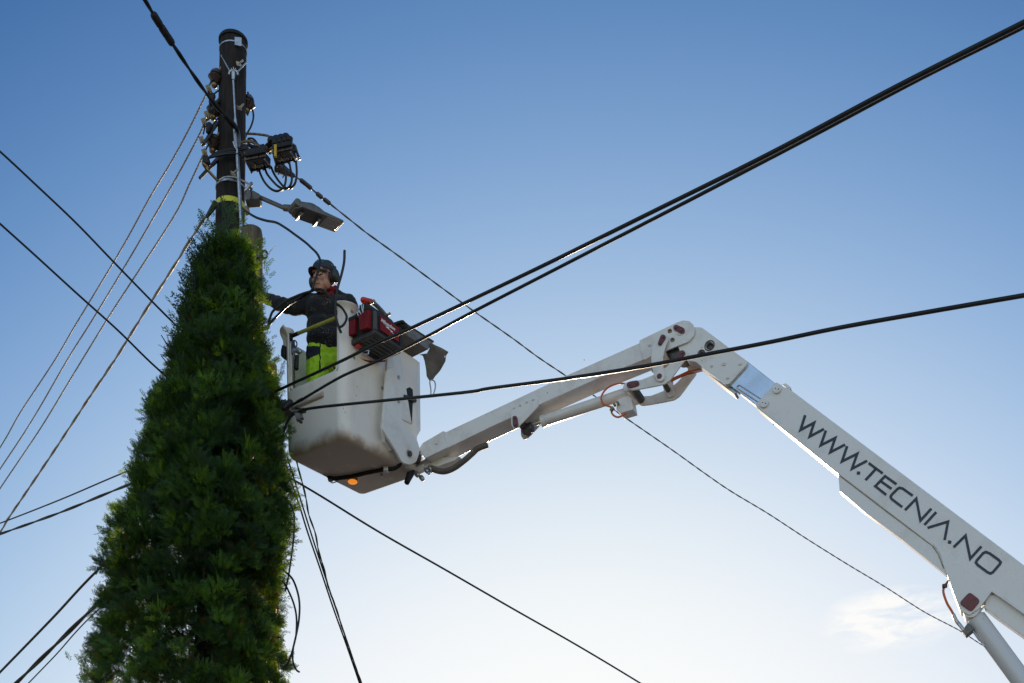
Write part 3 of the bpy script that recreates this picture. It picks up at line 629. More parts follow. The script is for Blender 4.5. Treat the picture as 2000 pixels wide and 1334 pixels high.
# ------------------------------------------------------------------ boom lift
lift = thing('boom_lift', 'white hydraulic boom lift with folded elbow, lettered WWW.TECNIA.NO, carrying a work bucket', 'boom lift', (3.9, 9.2, 0))
PN = V((.408, .913, 0)).normalized(); PC = PN.x * 1.416 + PN.y * 10.3
PT = V((PN.y, -PN.x, 0))
def B(x, y, off=0):
    d = (PC + off) / (PN.y + PN.x * (x - 1000) / F); return P(x, y, d)
def plate(name, m, poly, o0, o1, parent, holes=(), bevel=.003, smooth=30, ref=None):
    if ref is None: ref = o0
    sh = PN * (o0 - ref); mb = MB(); mb.prism([B(x, y, ref) + sh for x, y in poly], PN * (o1 - o0), [[B(x, y, ref) + sh for x, y in h] for h in holes])
    return mb.build(name, m, parent, bevel=bevel, smooth=smooth)
def circ(cx, cy, r, n=18): return [(cx + r * math.cos(2 * math.pi * k / n), cy + r * math.sin(2 * math.pi * k / n)) for k in range(n)]
def rnd(poly, r=4, k=4):
    o = []; n = len(poly)
    for i in range(n):
        a, b, c = V(poly[i - 1]), V(poly[i]), V(poly[(i + 1) % n])
        u = (a - b); w_ = (c - b); q = min(r, u.length * .45, w_.length * .45); p0 = b + u.normalized() * q; p1 = b + w_.normalized() * q
        for j in range(k + 1):
            t = j / k; o.append(tuple((p0 * (1 - t) ** 2 + b * 2 * t * (1 - t) + p1 * t * t)))
    return o
def bolt(par, x, y, off, r, h=.014, m='paint', name='bolt'):
    mb = MB(); a = B(x, y, off); mb.cyl(a + PN * .004, a - PN * h, r, r * .94, 16); mb.cyl(a - PN * h, a - PN * (h + .004), r * .6, r * .5, 6); return mb.build(name, M[m], par, bevel=.001)
def pincap(par, pts, off, r0, r1, name='pin_cap', m='maroon'):
    """capsule shaped cover: hull of two circles on the plate"""
    (x0, y0), (x1, y1) = pts; a = math.atan2(y1 - y0, x1 - x0); poly = []
    for k in range(9): t = a + math.pi / 2 + math.pi * k / 8; poly.append((x0 + r0 * math.cos(t), y0 + r0 * math.sin(t)))
    for k in range(9): t = a - math.pi / 2 + math.pi * k / 8; poly.append((x1 + r1 * math.cos(t), y1 + r1 * math.sin(t)))
    o = plate(name, M[m], poly, off - .012, off, par, bevel=.003)
    mb = MB()
    for (x, y) in pts: p = B(x, y, off - .012); mb.cyl(p, p - PN * .006, .012, .01, 6)
    mb.each(1, 'cap_bolt', M['steel_dark'], o); return o

# jib arm
W = .2
jib = plate('jib_arm', M['paint'], [(866, 846), (960, 802), (1107, 733), (1262, 664), (1300, 650), (1300, 690), (1275, 695), (1170, 738), (1050, 792), (960, 833), (870, 877)], 0, W, lift, bevel=.004)
plate('end_collar', M['paint'], c5((1322, 555), (1360, 500), (1552, 388), (1582, 545), (1390, 640), (1330, 600)), -.007, W + .007, jib)
plate('seam_strip', M['paint'], c5((1560, 395), (1568, 391), (1598, 542), (1590, 546)), -.004, W + .004, jib)
bolt(jib, *c5((1490, 505))[0], -.007, .011); bolt(jib, 1141, 703, -.0, .004, .002, 'steel_dark'); bolt(jib, 1069, 767, 0, .004, .002, 'steel_dark')
# jib cylinder lug bracket
lugp = rnd(c6((180, 950), (425, 835), (436, 920), (245, 1120), (205, 1132), (182, 1095)), 3)
lug = plate('cylinder_lug', M['paint'], lugp, -.014, -.001, jib); lug2 = plate('cylinder_lug', M['paint'], lugp, W + .001, W + .014, jib, ref=-.014)
for q in ((210, 935), (267, 910), (328, 880), (388, 856)): bolt(lug, *c6(q)[0], -.014, .013, .008)
pincap(lug, c6((215, 1030), (222, 1090)), -.014, 4.6, 5.2)
# elbow cheek of the jib
ek = rnd(c7((135, 310), (300, 230), (480, 145), (540, 122), (600, 128), (640, 165), (654, 215), (640, 268), (590, 320), (510, 352), (380, 405), (245, 455), (182, 492), (150, 410)), 3)
h1, h2 = c7((420, 222))[0], c7((445, 305))[0]
cheek = plate('elbow_cheek', M['paint'], ek, -.016, -.002, jib, [circ(*h1, 4.6), circ(*h2, 4.6)], smooth=35)
plate('elbow_cheek', M['paint'], ek, W + .002, W + .016, jib, [circ(*h1, 4.6), circ(*h2, 4.6)], smooth=35, ref=-.016)
for h in (h1, h2): mb = MB(); a = B(*h, 0); mb.cyl(a, a + PN * .012, .024, .024, 18); mb.build('bushing', M['brass'], cheek)
bolt(cheek, *c7((232, 355))[0], -.016, .012)
pincap(cheek, c7((478, 188), (528, 215)), -.016, 5.6, 6.4)
mb = MB(); a = B(*c7((522, 218))[0], -.016); mb.cyl(a, a - PN * .006, .042, .04, 24); mb.build('pin_boss', M['paint'], cheek, bevel=.002)
# main boom head plate
hd = rnd(c7((560, 200), (650, 186), (715, 188), (750, 212), (980, 385), (1146, 506), (1125, 545), (972, 712), (940, 718), (850, 655), (735, 570), (660, 505), (590, 500), (520, 430), (490, 340)), 3)
main = plate('main_boom', M['paint_clean'], [(1516, 746), (1548, 764), (1700, 878), (1957, 1071), (2300, 1331), (2300, 1420), (1822, 1067), (1640, 928), (1525, 834), (1480, 797), (1475, 790)], 0, .10, lift, bevel=.006)
head = plate('boom_head', M['paint'], hd, .004, .11, lift, [circ(*c7((790, 357))[0], 8), circ(*c7((713, 430))[0], 5.6)], smooth=35)
for q, r in (((790, 357), .046), ((713, 430), .032)):
    a = B(*c7(q)[0], .004); mb = MB()
    mb.tube([a + (PT * math.cos(t) + V((0, 0, 1)) * math.sin(t)) * r * .86 for t in [2 * math.pi * k / 24 for k in range(25)]], .005, 6, caps=False); mb.build('hole_rim', M['steel_dark'], head)
    mb = MB(); mb.cyl(a + PN * .03, a + PN * .05, r * .95, n=24); mb.ell(a + PN * .03, PT * r * .6, V((0, 0, 1)) * r * .6, PN * .01); mb.build('pin_end', M['steel_dark'], head)
for q, r in (((812, 545), .013), ((925, 523), .02), ((1077, 527), .014), ((960, 657), .013)): bolt(head, *c7(q)[0], .004, r, .009)
for q in ((715, 375), (718, 498), (650, 445), (788, 430)): bolt(head, *c7(q)[0], .004, .004, .001, 'steel_dark')
plate('wear_strip', M['galv'], c7((735, 575), (945, 715), (1040, 790), (1020, 808), (935, 745), (740, 590)), .06, .16, head, bevel=.002)
plate('head_block', M['steel_dark'], c7((380, 400), (500, 345), (570, 420), (600, 500), (500, 500), (420, 450)), .03, .15, head)
# telescopic slide
slide = plate('telescopic_slide', M['zinc_slide'], c7((1100, 470), (1420, 722), (1240, 925), (930, 690)), .03, .09, lift, bevel=.004)
gpth = [B(x, y, .026) for x, y in c7((1240, 880), (1055, 758), (1048, 738), (1064, 726), (1090, 738), (1262, 850))]
mb = MB(); mb.tube(catmull(gpth, 4), .0045, 8); mb.build('groove_lip', M['zinc_slide'], slide)
# boom mouth bolts
for q in ((1420, 768), (1302, 900)):
    x, y = c7(q)[0]; a = B(x, y, 0); mb = MB(); mb.cyl(a, a - PN * .018, .034, .034, 28); bo = mb.build('wear_pad_bolt', M['paint_clean'], main, bevel=.003)
    mb = MB(); [mb.cyl(B(x + s * 2.8, y + s * .8, 0) - PN * .0175, B(x + s * 2.8, y + s * .8, 0) - PN * .0195, .0045, n=10) for s in (-1, 1)]; mb.each(1, 'hole_shade_disc', M['dark'], bo)  # no holes cut: dark discs on the bolt face stand in for their shade
plate('top_lug', M['paint'], c7((1462, 718), (1500, 706), (1545, 745), (1535, 772)), .08, .14, main)
plate('split_pin', M['brass'], c7((1335, 1020), (1342, 1016), (1390, 1088), (1382, 1094)), .1, .106, main, bevel=0)
# lower panel and foot of the boom
plate('lower_panel', M['paint_clean'], rnd([(1637, 922), (1640, 959), (1690, 1001), (1760, 1052), (1838, 1114), (1849, 1123), (1860, 1100), (1825, 1062)], 1.5), .004, .07, main)
foot = plate('boom_foot', M['paint_clean'], rnd([(1822, 1060), (1836, 1081), (1847, 1115), (1853, 1133), (1862, 1158), (1875, 1192), (1893, 1201), (1911, 1189), (1937, 1155), (2300, 1410), (2300, 1412), (1945, 1153), (1937, 1150)], 2), -.006, .12, main)
mb = MB(); mb.tube([B(*q, .002) for q in ((1640, 929), (1730, 998), (1821, 1066), (1833, 1083), (1843, 1110))], .003, 6); mb.build('weld_seam', M['brass'], main)
plate('lower_beam', M['paint'], [(1930, 1160), (1945, 1163), (2300, 1405), (2300, 1480), (2000, 1243), (1948, 1206), (1922, 1186)], .03, .12, main)
cp = plate('pin_cover', M['maroon'], rnd(c8b((1575, 622), (1660, 690), (1588, 780), (1492, 712)), 7), -.018, -.006, foot)
# lettering, traced as thin vinyl strokes on the boom's side
def stroke(mb, pts, wpx=5.0, closed=False, off=-.0035):
    pts = [V(p) for p in pts]; n = len(pts); h = wpx / 2; Lf = []; Rt = []
    for i in range(n):
        a = pts[i - 1] if (i > 0 or closed) else None; b = pts[(i + 1) % n] if (i < n - 1 or closed) else None; p = pts[i]
        d1 = (p - a).normalized() if a is not None else None; d2 = (b - p).normalized() if b is not None else None
        if d1 is None: d1 = d2
        if d2 is None: d2 = d1
        n1 = V((-d1.y, d1.x)); n2 = V((-d2.y, d2.x)); m_ = (n1 + n2)
        m_ = m_.normalized() if m_.length > 1e-4 else n1; c = max(m_.dot(n1), .38)
        Lf.append(p + m_ * h / c); Rt.append(p - m_ * h / c)
    k = n if closed else n - 1; vs = [B(q.x, q.y, off) for q in Lf + Rt]; vs += [v + PN * .003 for v in vs]; fs = []
    for i in range(k):
        j = (i + 1) % n; fs += [(i, j, n + j, n + i), (2 * n + i, 3 * n + i, 3 * n + j, 2 * n + j), (i, 2 * n + i, 2 * n + j, j), (n + i, n + j, 3 * n + j, 3 * n + i)]
    mb.add(vs, fs)
letters = [([(290, 283), (254, 398), (360, 342), (325, 450), (437, 391)],), ([(452, 403), (412, 518), (525, 461), (487, 572), (602, 513)],), ([(618, 525), (578, 644), (697, 584), (656, 701), (774, 639)],),
           ([(694, 733), (719, 737)],), ([(786, 657), (896, 738)], [(843, 702), (762, 790)]), ([(1003, 822), (914, 759), (838, 838), (923, 905)], [(880, 798), (965, 858)]),
           ([(1130, 912), (1052, 856), (1028, 850), (1010, 860), (965, 906), (958, 922), (966, 938), (1048, 1000)],), ([(1070, 1025), (1158, 935), (1191, 1106), (1276, 1013)],),
           ([(1222, 1140), (1314, 1040)],), ([(1246, 1163), (1406, 1115), (1380, 1258)],), ([(1406, 1272), (1431, 1278)],)]
lettersb = [([(1450, 275), (1543, 184), (1580, 364), (1667, 268)],), ([(1700, 312), (1730, 322), (1800, 372), (1818, 392), (1810, 408), (1757, 470), (1738, 480), (1715, 470), (1640, 415), (1624, 395), (1630, 380), (1680, 322)],)]
lt = MB()
for L_ in letters:
    for s in L_: stroke(lt, c8(*s), 6.2 if len(s) == 2 and abs(s[0][0] - s[1][0]) < 30 else 5.0)
for i, L_ in enumerate(lettersb):
    for s in L_: stroke(lt, c8b(*s), 5.2, closed=(i == 1))
lo_ = lt.build('lettering', M['text'], main, smooth=0); lo_['label'] = 'dark blue letters WWW.TECNIA.NO'
# links at the elbow
def capsule_poly(pts, r):
    return rnd(pts, r)
cl = rnd(c7((305, 255), (350, 238), (395, 262), (402, 300), (372, 385), (355, 470), (358, 560), (372, 630), (368, 668), (335, 692), (300, 682), (275, 640), (255, 560), (245, 470), (256, 370), (285, 300)), 3)
plate('curved_link', M['paint'], cl, -.056, -.040, lift, smooth=35); lk = bpy.data.objects['curved_link']
plate('curved_link', M['paint'], cl, W + .03, W + .046, lift, smooth=35, ref=-.056)
pincap(lk, c7((355, 278), (326, 335)), -.056, 5.4, 3.8)
mb = MB(); a = B(*c7((323, 642))[0], -.056); mb.cyl(a, a - PN * .008, .022, .02, 20); mb.build('pin_cap', M['maroon'], lk)
ll = rnd(c7((22, 700), (60, 682), (150, 676), (240, 640), (330, 600), (400, 545), (470, 470), (510, 412), (545, 400), (578, 420), (578, 470), (520, 545), (470, 615), (420, 680), (370, 715), (280, 735), (120, 765), (60, 772), (22, 750)), 3)
l1 = plate('angled_link', M['paint'], ll, -.036, -.020, lift, smooth=35); plate('angled_link', M['paint'], ll, W + .05, W + .066, lift, smooth=35, ref=-.036)
pincap(l1, c7((535, 425), (488, 468)), -.036, 5.6, 4.2); pincap(l1, c7((45, 720), (108, 706)), -.036, 6, 5.4)
mb = MB()
for q, r in (((535, 430), .022), ((325, 640), .022), ((60, 722), .034), ((360, 290), .02), ((525, 215), .03)): a = B(*c7(q)[0], -.02); mb.cyl(a, a + PN * (W + .08), r, n=18)
mb.each(1, 'cross_pin', M['steel_dark'], lift, smooth=40)
plate('rear_gusset', M['paint'], rnd(c7((700, 500), (640, 480), (590, 500), (585, 575), (640, 600), (750, 585)), 2), .12, .14, lift)
# jib cylinder
def Bp(x, y, o=.1): return B(x, y, o)
ea, eb = Bp(*c6((470, 1063))[0]), Bp(*c6((1290, 790))[0])
ax = (eb - ea).normalized()
cyl = MB(); cyl.tube([ea, ea + ax * .01, eb - ax * .02, eb], [.043, .047, .047, .04], 28); cyl.tube([ea - ax * .002, ea + ax * .03], .052, 24); hyc = cyl.build('jib_cylinder', M['paint_clean'], lift, smooth=40)
mb = MB(); mb.cyl(ea - ax * .16, ea, .019, n=18); mb.build('piston_rod', M['zinc_slide'], hyc)
mb = MB(); c = ea - ax * .17; mb.cyl(c - PN * .11, c + PN * .11, .035, n=18); mb.box(c + ax * .03 - V((0, 0, .02)), ax * .05, PN * .04, V((0, 0, .03))); mb.build('rod_eye', M['steel_dark'], hyc, bevel=.004)
mb = MB(); c = eb + ax * .005; mb.cyl(c - PN * .1, c + PN * .17, .036, n=22); mb.build('cylinder_eye', M['paint'], hyc, smooth=40)
plate('valve_block', M['paint'], c6((1168, 862), (1275, 822), (1300, 845), (1318, 950), (1200, 985), (1160, 950)), .04, .16, hyc)
mb = MB()
for q in ((1180, 900), (1150, 915), (1135, 950), (1120, 965)): a = Bp(*c6(q)[0], .03); mb.cyl(a, a - PN * .03, .012, n=10)
mb.each(1, 'hose_fitting', M['brass'], hyc)
for pts, o in (([(1255, 712), (1170, 712), (1080, 750), (1030, 810), (1022, 860), (1048, 905), (1120, 930)], .02), ([(1112, 955), (1125, 995), (1165, 1022), (1210, 1012), (1250, 985)], .04), ([(2000, 560), (1900, 585), (1830, 600), (1740, 640), (1670, 672), (1640, 700)], .12), ([(2010, 575), (1900, 605), (1830, 620), (1740, 655), (1670, 690)], .16)):
    mb = MB(); mb.tube(catmull([B(x, y, o) for x, y in c6(*pts)], 6), .008, 8); mb.build('orange_hose', M['orange'], lift, smooth=60)
# lift cylinder lower right
la, lb = B(1904, 1205, .1), B(2012, 1352, .1); lax = (lb - la).normalized(); ra = .073
M['rusty_white'] = mat('white_paint_with_rust', (.66, .68, .72), .35, col2=(.30, .14, .06), scale=16, lo=.66, hi=.74, coat=.2)
mb = MB(); mb.tube([la, la + lax * .02, lb + lax * .9], [.055, ra, ra], 32); lc = mb.build('lift_cylinder', M['rusty_white'], lift, smooth=40)
mb = MB(); c = la - lax * .04; mb.cyl(c - PN * .09, c + PN * .12, .06, n=24); mb.build('cylinder_eye', M['paint'], lc)
plate('valve_block', M['lamp_grey'], c8b((1560, 865), (1590, 890), (1612, 912), (1545, 965), (1515, 930)), .02, .1, lc)
mb = MB(); mb.tube(catmull([B(x, y, .03) for x, y in c8b((1448, 800), (1468, 845), (1500, 885), (1530, 925))], 4), .014, 10); mb.tube([B(x, y, .05) for x, y in c8b((1600, 930), (1650, 1000), (1680, 1020), (1690, 1050))], .007, 8); mb.each(1, 'hydraulic_pipe', M['galv'], lc)
for o in (0, .02):
    mb = MB(); mb.tube(catmull([B(x, y, .04 + o) for x, y in c8b((1418, 530), (1385, 570), (1370, 610), (1376, 650), (1400, 715), (1430, 765), (1452, 805))], 5), .009, 8); mb.build('orange_hose', M['orange'], lift)
mb = MB(); a = B(*c8b((1380, 578))[0], .03); mb.cyl(a - V((0, 0, .012)), a + V((0, 0, .012)), .02, n=12); mb.build('hose_clip', M['steel_dark'], lift)
# turret column out of frame that carries the boom
mb = MB(); fx = B(2280, 1400, .1); mb.tube([V((fx.x + .1, fx.y, 0)), V((fx.x + .1, fx.y, 2.2)), V((fx.x, fx.y, fx.z))], [.5, .35, .2], 16); mb.build('turret', M['paint_clean'], lift)

# ------------------------------------------------------------------ work bucket
H = 5.1 + CZ
e1 = V((-.806, .592, 0)).normalized(); e2 = V((.592, .806, 0)).normalized(); Bo = V((-1.4535, 10.644, H)); L1, L2 = .715, .98
def K(a, b, z): return Bo + e1 * a + e2 * b + V((0, 0, z))
def ring_pts():
    r = .075; o = []   # list of (a, b, na, nb, tag)
    def arc(ca, cb, t0):
        for k in range(9):
            t = math.radians(t0 + 90 * k / 8); o.append((ca + r * math.cos(t), cb + r * math.sin(t), math.cos(t), math.sin(t)))
    def line(p, q, n, nx, ny):
        for k in range(1, n): o.append((p[0] + (q[0] - p[0]) * k / n, p[1] + (q[1] - p[1]) * k / n, nx, ny))
    arc(r, r, 180)                 # corner B: from a=0 side to b=0 side
    for a_ in (.085, .12, .16, .2, .26, .32, .38, .44, .5, .56, .61): o.append((a_, 0, 0, -1))
    arc(L1 - r, r, 270); line((L1, r), (L1, L2 - r), 12, 1, 0); arc(L1 - r, L2 - r, 0); line((L1 - r, L2), (r, L2), 8, 0, 1)
    arc(r, L2 - r, 90); line((0, L2 - r), (0, r), 14, -1, 0); return o
rp = ring_pts(); n = len(rp)
zr = [0, .004, .012, .025, .045, .07, .1, .2, .3, .4, .5, .555, .57, .60, .63, .7, .8, .9, 1.0, 1.05, 1.085, 1.11, 1.13, 1.145, 1.15]
def top_at(a, b):   # rim height along the perimeter
    if b < .09: return 1.0
    if b < .3 and a < .05: return 1 - .10 * (b - .09) / .21
    if a < .05: return .90
    return .94
mb = MB(); vs = []
for z in zr:
    ins = .045 * (1 - math.sqrt(max(0, 1 - (1 - min(z, .07) / .07) ** 2))) 
    lip = -.034 * max(0, (z - 1.08) / .07) ** 1.6
    for (a, b, na, nb) in rp:
        flare = .022 * z / 1.15; s = top_at(a, b); lipk = 1.8 if (a > .5 and b < .1) else (1.15 if b < .12 else .2); zz = z if z < .57 else .57 + (z - .57) * ((1.15 * s - .57) / .58)
        tot = ins + lip * lipk - flare; vs.append(K(a - na * tot, b - nb * tot, zz))
fs = []
for i in range(len(zr) - 1):
    for k in range(n):
        k2 = (k + 1) % n; a = (rp[k][0] + rp[k2][0]) / 2; b = (rp[k][1] + rp[k2][1]) / 2
        if zr[i] >= .57 and b < .03 and .055 < a < L1 - .066: continue
        fs.append((i * n + k, i * n + k2, (i + 1) * n + k2, (i + 1) * n + k))
fs.append(tuple(reversed(range(n)))); mb.add(vs, fs)
bucket = mb.build('work_bucket', M['hull_dirty'], lift, smooth=35, solid=.014, origin=K(L1 / 2, L2 / 2, 0))
# edge strip round the door opening
mb = MB(); dpts = [K(L1 - .07, -.012, 1.0), K(L1 - .07, -.012, .62), K(L1 - .08, -.012, .59), K(L1 - .11, -.012, .573), K(.11, -.012, .573), K(.08, -.012, .59), K(.06, -.012, .63), K(.06, -.012, 1.05)]
mb.tube(dpts, .011, 10); mb.build('opening_edge', M['hull'], bucket)
mb = MB()
for (a, b, z1, k_) in ((L1 + .028, .03, 1.165, 1.0), (.045, .03, 1.155, .9)):
    mb.tube([K(a, b, z1 - .17), K(a, b, z1 - .09), K(a, b, z1 - .03), K(a, b, z1)], [.03 * k_, .036 * k_, .062 * k_, .066 * k_], 20)
mb.each(1, 'post_knob', M['hull'], bucket, bevel=.006)
# guard bar across the opening
g0, g1 = K(L1 - .05, .0, 1.075), K(.06, -.005, 1.045)
mb = MB(); mb.cyl(g0, g1, .0155, n=16); gb = mb.build('guard_bar', M['bar'], bucket); mb = MB(); mb.cyl(g0, g0.lerp(g1, .17), .0175); mb.cyl(g0 - V((0, 0, .03)), g0 + V((0, 0, .02)), .022); mb.build('bar_hinge', M['black'], gb)
mb = MB(); mb.prism([K(L1 + .03, -.03, 1.02), K(L1 + .05, -.03, .97), K(L1 + .05, -.03, .92), K(L1 + .005, -.03, .875), K(L1 + .0, -.03, 1.0)], e2 * .1); mb.build('hinge_cover', M['black'], bucket, bevel=.01)
# moulded step on the door side
mb = MB(); mb.prism([K(.62, .01, .50), K(.62, -.05, .395), K(.62, .01, .375)], -e1 * .40); mb.build('step', M['hull_dirty'], bucket, bevel=.012)
mb = MB(); mb.tube(catmull([K(.64, -.004, .30), K(.55, -.006, .295), K(.3, -.006, .30), K(.12, -.004, .33)], 4), .006, 8); mb.build('moulding_line', M['hull'], bucket)
# steel mounting bracket on the boom side (along b), outward is -e1
def KB(a, b, z): return K(-a, b, z)
def unp(px, py, a):   # photo point onto the plane parallel to the boom side, a metres outside it
    o = K(-a, 0, 0); dirv = V(((px - 1000) / F, 1, (HZ - py) / F)); c0 = V((0, 0, CZ)); t = (o - c0).dot(e1) / dirv.dot(e1); return c0 + dirv * t
def bplate(name, m, poly, a0, a1, par, bevel=.004):
    mb = MB(); mb.prism([unp(x, y, a1) for x, y in poly], e1 * (a1 - a0)); return mb.build(name, m, par, bevel=bevel)
bplate('mounting_post', M['paint'], [(757, 700), (783, 690), (786, 815), (776, 870), (765, 880), (752, 862), (748, 830)], .0, .05, bucket)
arm = bplate('levelling_arm', M['paint'], rnd(c4((1215, 680), (1290, 640), (1290, 900), (1290, 1040), (1500, 1333), (1525, 1420)) + c5((1325, 610), (1300, 680), (1235, 705), (1170, 680), (1105, 560), (985, 370), (990, 340)), 4), .09, .112, bucket)
bplate('levelling_arm', M['paint'], c4((1215, 560), (1350, 560), (1375, 700), (1450, 1180), (1310, 1110), (1280, 1040), (1215, 700)), .02, .035, bucket)
bplate('rear_panel', M['paint'], c4((1372, 520), (1525, 610), (1532, 1240), (1480, 1330), (1400, 1240), (1455, 1190)), -.03, -.005, bucket)
x, y = c5((1235, 602))[0]; mb = MB(); c = unp(x, y, .112); mb.cyl(c, c - e1 * -.012, .042, .04, 24); pv = mb.build('pivot_boss', M['paint'], arm, bevel=.002)
mb = MB(); mb.cyl(c - e1 * .0, c - e1 * .016, .026, .024, 20); mb.build('pivot_pin', M['steel_dark'], pv)
for q, aa in ((c4((1170, 850))[0], .02), (c4((1325, 748))[0], .05), (c4((1325, 972))[0], .05), (c4((905, 565))[0], .02), (c4((888, 132))[0], .03), (c4((1160, 630))[0], .02)):
    c = unp(*q, aa); mb = MB(); mb.cyl(c + e1 * .02, c - e1 * .01, .018, .016, 14); mb.build('bolt', M['galv'], bucket, bevel=.001)
# black chute and fitting at the rear panel
mb = MB(); mb.prism([unp(x, y, .03) for x, y in c4((1400, 850), (1430, 835), (1460, 860), (1465, 960), (1490, 970), (1460, 990), (1452, 1185), (1415, 1020), (1385, 900))], e1 * .025); mb.build('rubber_chute', M['rubber'], bucket, bevel=.004)
mb = MB(); mb.prism([unp(x, y, .02) for x, y in c4((1372, 820), (1388, 835), (1388, 950), (1374, 930))], e1 * .02); mb.cap(unp(*c4((1385, 925))[0], .04), unp(*c4((1480, 965))[0], .04), .016); mb.each(1, 'chute_clamp', M['steel_dark'], bucket)
# joint block between bucket and jib
mb = MB(); mb.tube([B(*c5((1290, 620))[0], -.02), B(*c5((1300, 650))[0], .2)], .06, 20); mb.build('pivot_tube', M['steel_dark'], jib)
plate('joint_plate', M['paint'], c5((1220, 735), (1400, 640), (1700, 625), (1660, 660), (1500, 720), (1400, 700), (1280, 755)), .1, .2, jib)
mb = MB()
for q, r in (((1430, 735), .028), ((1345, 820), .022), ((1300, 785), .024), ((1390, 750), .022), ((1405, 770), .014)): mb.cap(B(*c5(q)[0], .1), B(*c5((q[0] + 12, q[1] + 14))[0], .1), r)
mb.each(1, 'hydraulic_fitting', M['galv'], jib)
mb = MB(); mb.tube(catmull([B(x, y, .08) for x, y in c5((1240, 770), (1300, 745), (1340, 725), (1370, 715))], 4), .02, 10); mb.build('fitting_cover', M['paint'], jib)
mb = MB(); mb.tube(catmull([B(x, y, .1) for x, y in c5((1430, 735), (1500, 760), (1570, 765), (1650, 735), (1740, 670), (1820, 600), (1870, 555), (1960, 520))], 6), .0265, 14); mb.build('hydraulic_hose', M['hose'], jib)
# underside fittings: conduit and amber lamp
def und(px, py, z=-.02): d = (H - CZ + z) * F / (HZ - py); return P(px, py, d)
up_ = [und(x, y, -.022) for x, y in c5((500, 830), (560, 830), (700, 810), (850, 775), (1000, 745))]
mb = MB(); mb.tube(up_, .022, 12); mb.box(up_[0], (.02, 0, 0), (0, .03, 0), (0, 0, .02)); mb.tube(catmull([up_[-1], und(*c5((1080, 740))[0]), und(*c5((1130, 715))[0], 0), und(*c5((1160, 680))[0], .05)], 5), .022, 12); mb.build('underside_conduit', M['rubber'], bucket, bevel=.0)
mb = MB(); mb.box(und(*c5((1018, 742))[0], -.03), (.022, 0, 0), (0, .03, 0), (0, 0, .026)); mb.box(und(*c5((980, 800))[0], -.02), (.008, 0, .0), (0, .02, 0), (0, 0, .02)); mb.each(1, 'conduit_clamp', M['galv'], bucket, bevel=.003)
mb = MB(); mb.ell(und(*c5((708, 862))[0], -.05), (.044, 0, 0), (0, .046, 0), (0, 0, .017), 20, 10); al = mb.build('amber_lamp', M['amber'], bucket); mb = MB(); c = und(*c5((708, 862))[0], -.05); mb.cyl(V((c.x, c.y, H - .03)), V((c.x, c.y, H)), .045); mb.build('lamp_base', M['black'], al)
mb = MB(); mb.tube(catmull([und(x, y, -.02) for x, y in c5((440, 798), (470, 815), (490, 845), (515, 872), (560, 860), (590, 845))], 5), .005, 6); mb.build('loose_lead', M['wire_black'], bucket)
mb = MB(); mb.tube([unp(*c5((1275, 770))[0], .0), unp(*c5((1240, 800))[0], .02), unp(*c5((1212, 870))[0], .03)], [.02, .035, .025], 12); mb.build('rubber_buffer', M['rubber'], bucket)

# ------------------------------------------------------------------ chain hoist hanging inside the bucket
ch = thing('chain_hoist', 'small lever hoist with black handle and chain hanging inside the bucket opening', 'chain hoist', P(580, 690, 11.02))
mb = MB(); mb.tube([P(575 + 5 * math.cos(a), 672 + 7 * math.sin(a), 11.02) for a in [math.radians(q) for q in range(0, 361, 24)]], .006, 8); mb.cap(P(572, 668, 11.02), P(573, 690, 11.0), .018); mb.build('hook', M['steel_dark'], ch)
mb = MB(); mb.cap(P(576, 686, 11.), P(579, 694, 10.98), .028); mb.cap(P(578, 688, 10.97), P(586, 687, 10.95), .018); mb.build('hoist_body', M['galv'], ch)
mb = MB(); mb.cap(P(580, 697, 10.95), P(579, 719, 10.95), .017, .02); mb.build('handle', M['black'], ch)
mb = MB()
for k in range(22): mb.tube([P(574.5, 697 + k * 3.0 + 2.4 * math.cos(a), 11.03) + V((math.sin(a) * .006 * (k % 2 + .4), math.sin(a) * .006 * ((k + 1) % 2 + .4), 0)) for a in [2 * math.pi * j / 8 for j in range(9)]], .0026, 5)
mb.build('chain', M['steel_dark'], ch)

# ------------------------------------------------------------------ tool bag on the bucket side
def T(a, b, z): return K(-a, b, z)      # a outward from the boom side
bb0, bb1, bw = .07, .405, .29; zb = .80
bag = thing('tool_bag', 'red and black tool bag with white script logo hanging on the outside of the bucket', 'tool bag', T(.15, .24, zb))
M['bagred'] = M['red']
mb = MB(); a0, a1 = .01, bw
prof = [(a0, 0), (a1, 0), (a1, .165), (a1 - .03, .20), (.19, .295), (.12, .295), (a0 + .02, .2), (a0, .165)]
mb.prism([T(a, bb0, zb + .03 + z) for a, z in prof], e2 * (bb1 - bb0)); mb.build('bag_body', M['bagblack'], bag, bevel=.012)
mb = MB(); mb.prism([T(a, bb0 - .012, zb + z) for a, z in ((a0 - .005, 0), (a1 - .01, 0), (a1 + .014, .02), (a1 + .014, .045), (a0 - .005, .045))], e2 * (bb1 - bb0 + .024)); base = mb.build('moulded_base', M['bagbase'], bag, bevel=.008)
mb = MB()
for i in range(5): mb.box(T(a0 + .05 + i * .048, (bb0 + bb1) / 2, zb - .002), -e1 * .008, e2 * .14, V((0, 0, .005)))
mb.each(1, 'base_rib', M['bagbase'], base, bevel=.002)
mb = MB(); mb.box(T(.075, bb0 + .03, zb - .008), -e1 * .024, e2 * .02, V((0, 0, .012))); mb.build('red_tab', M['redp'], base, bevel=.004)
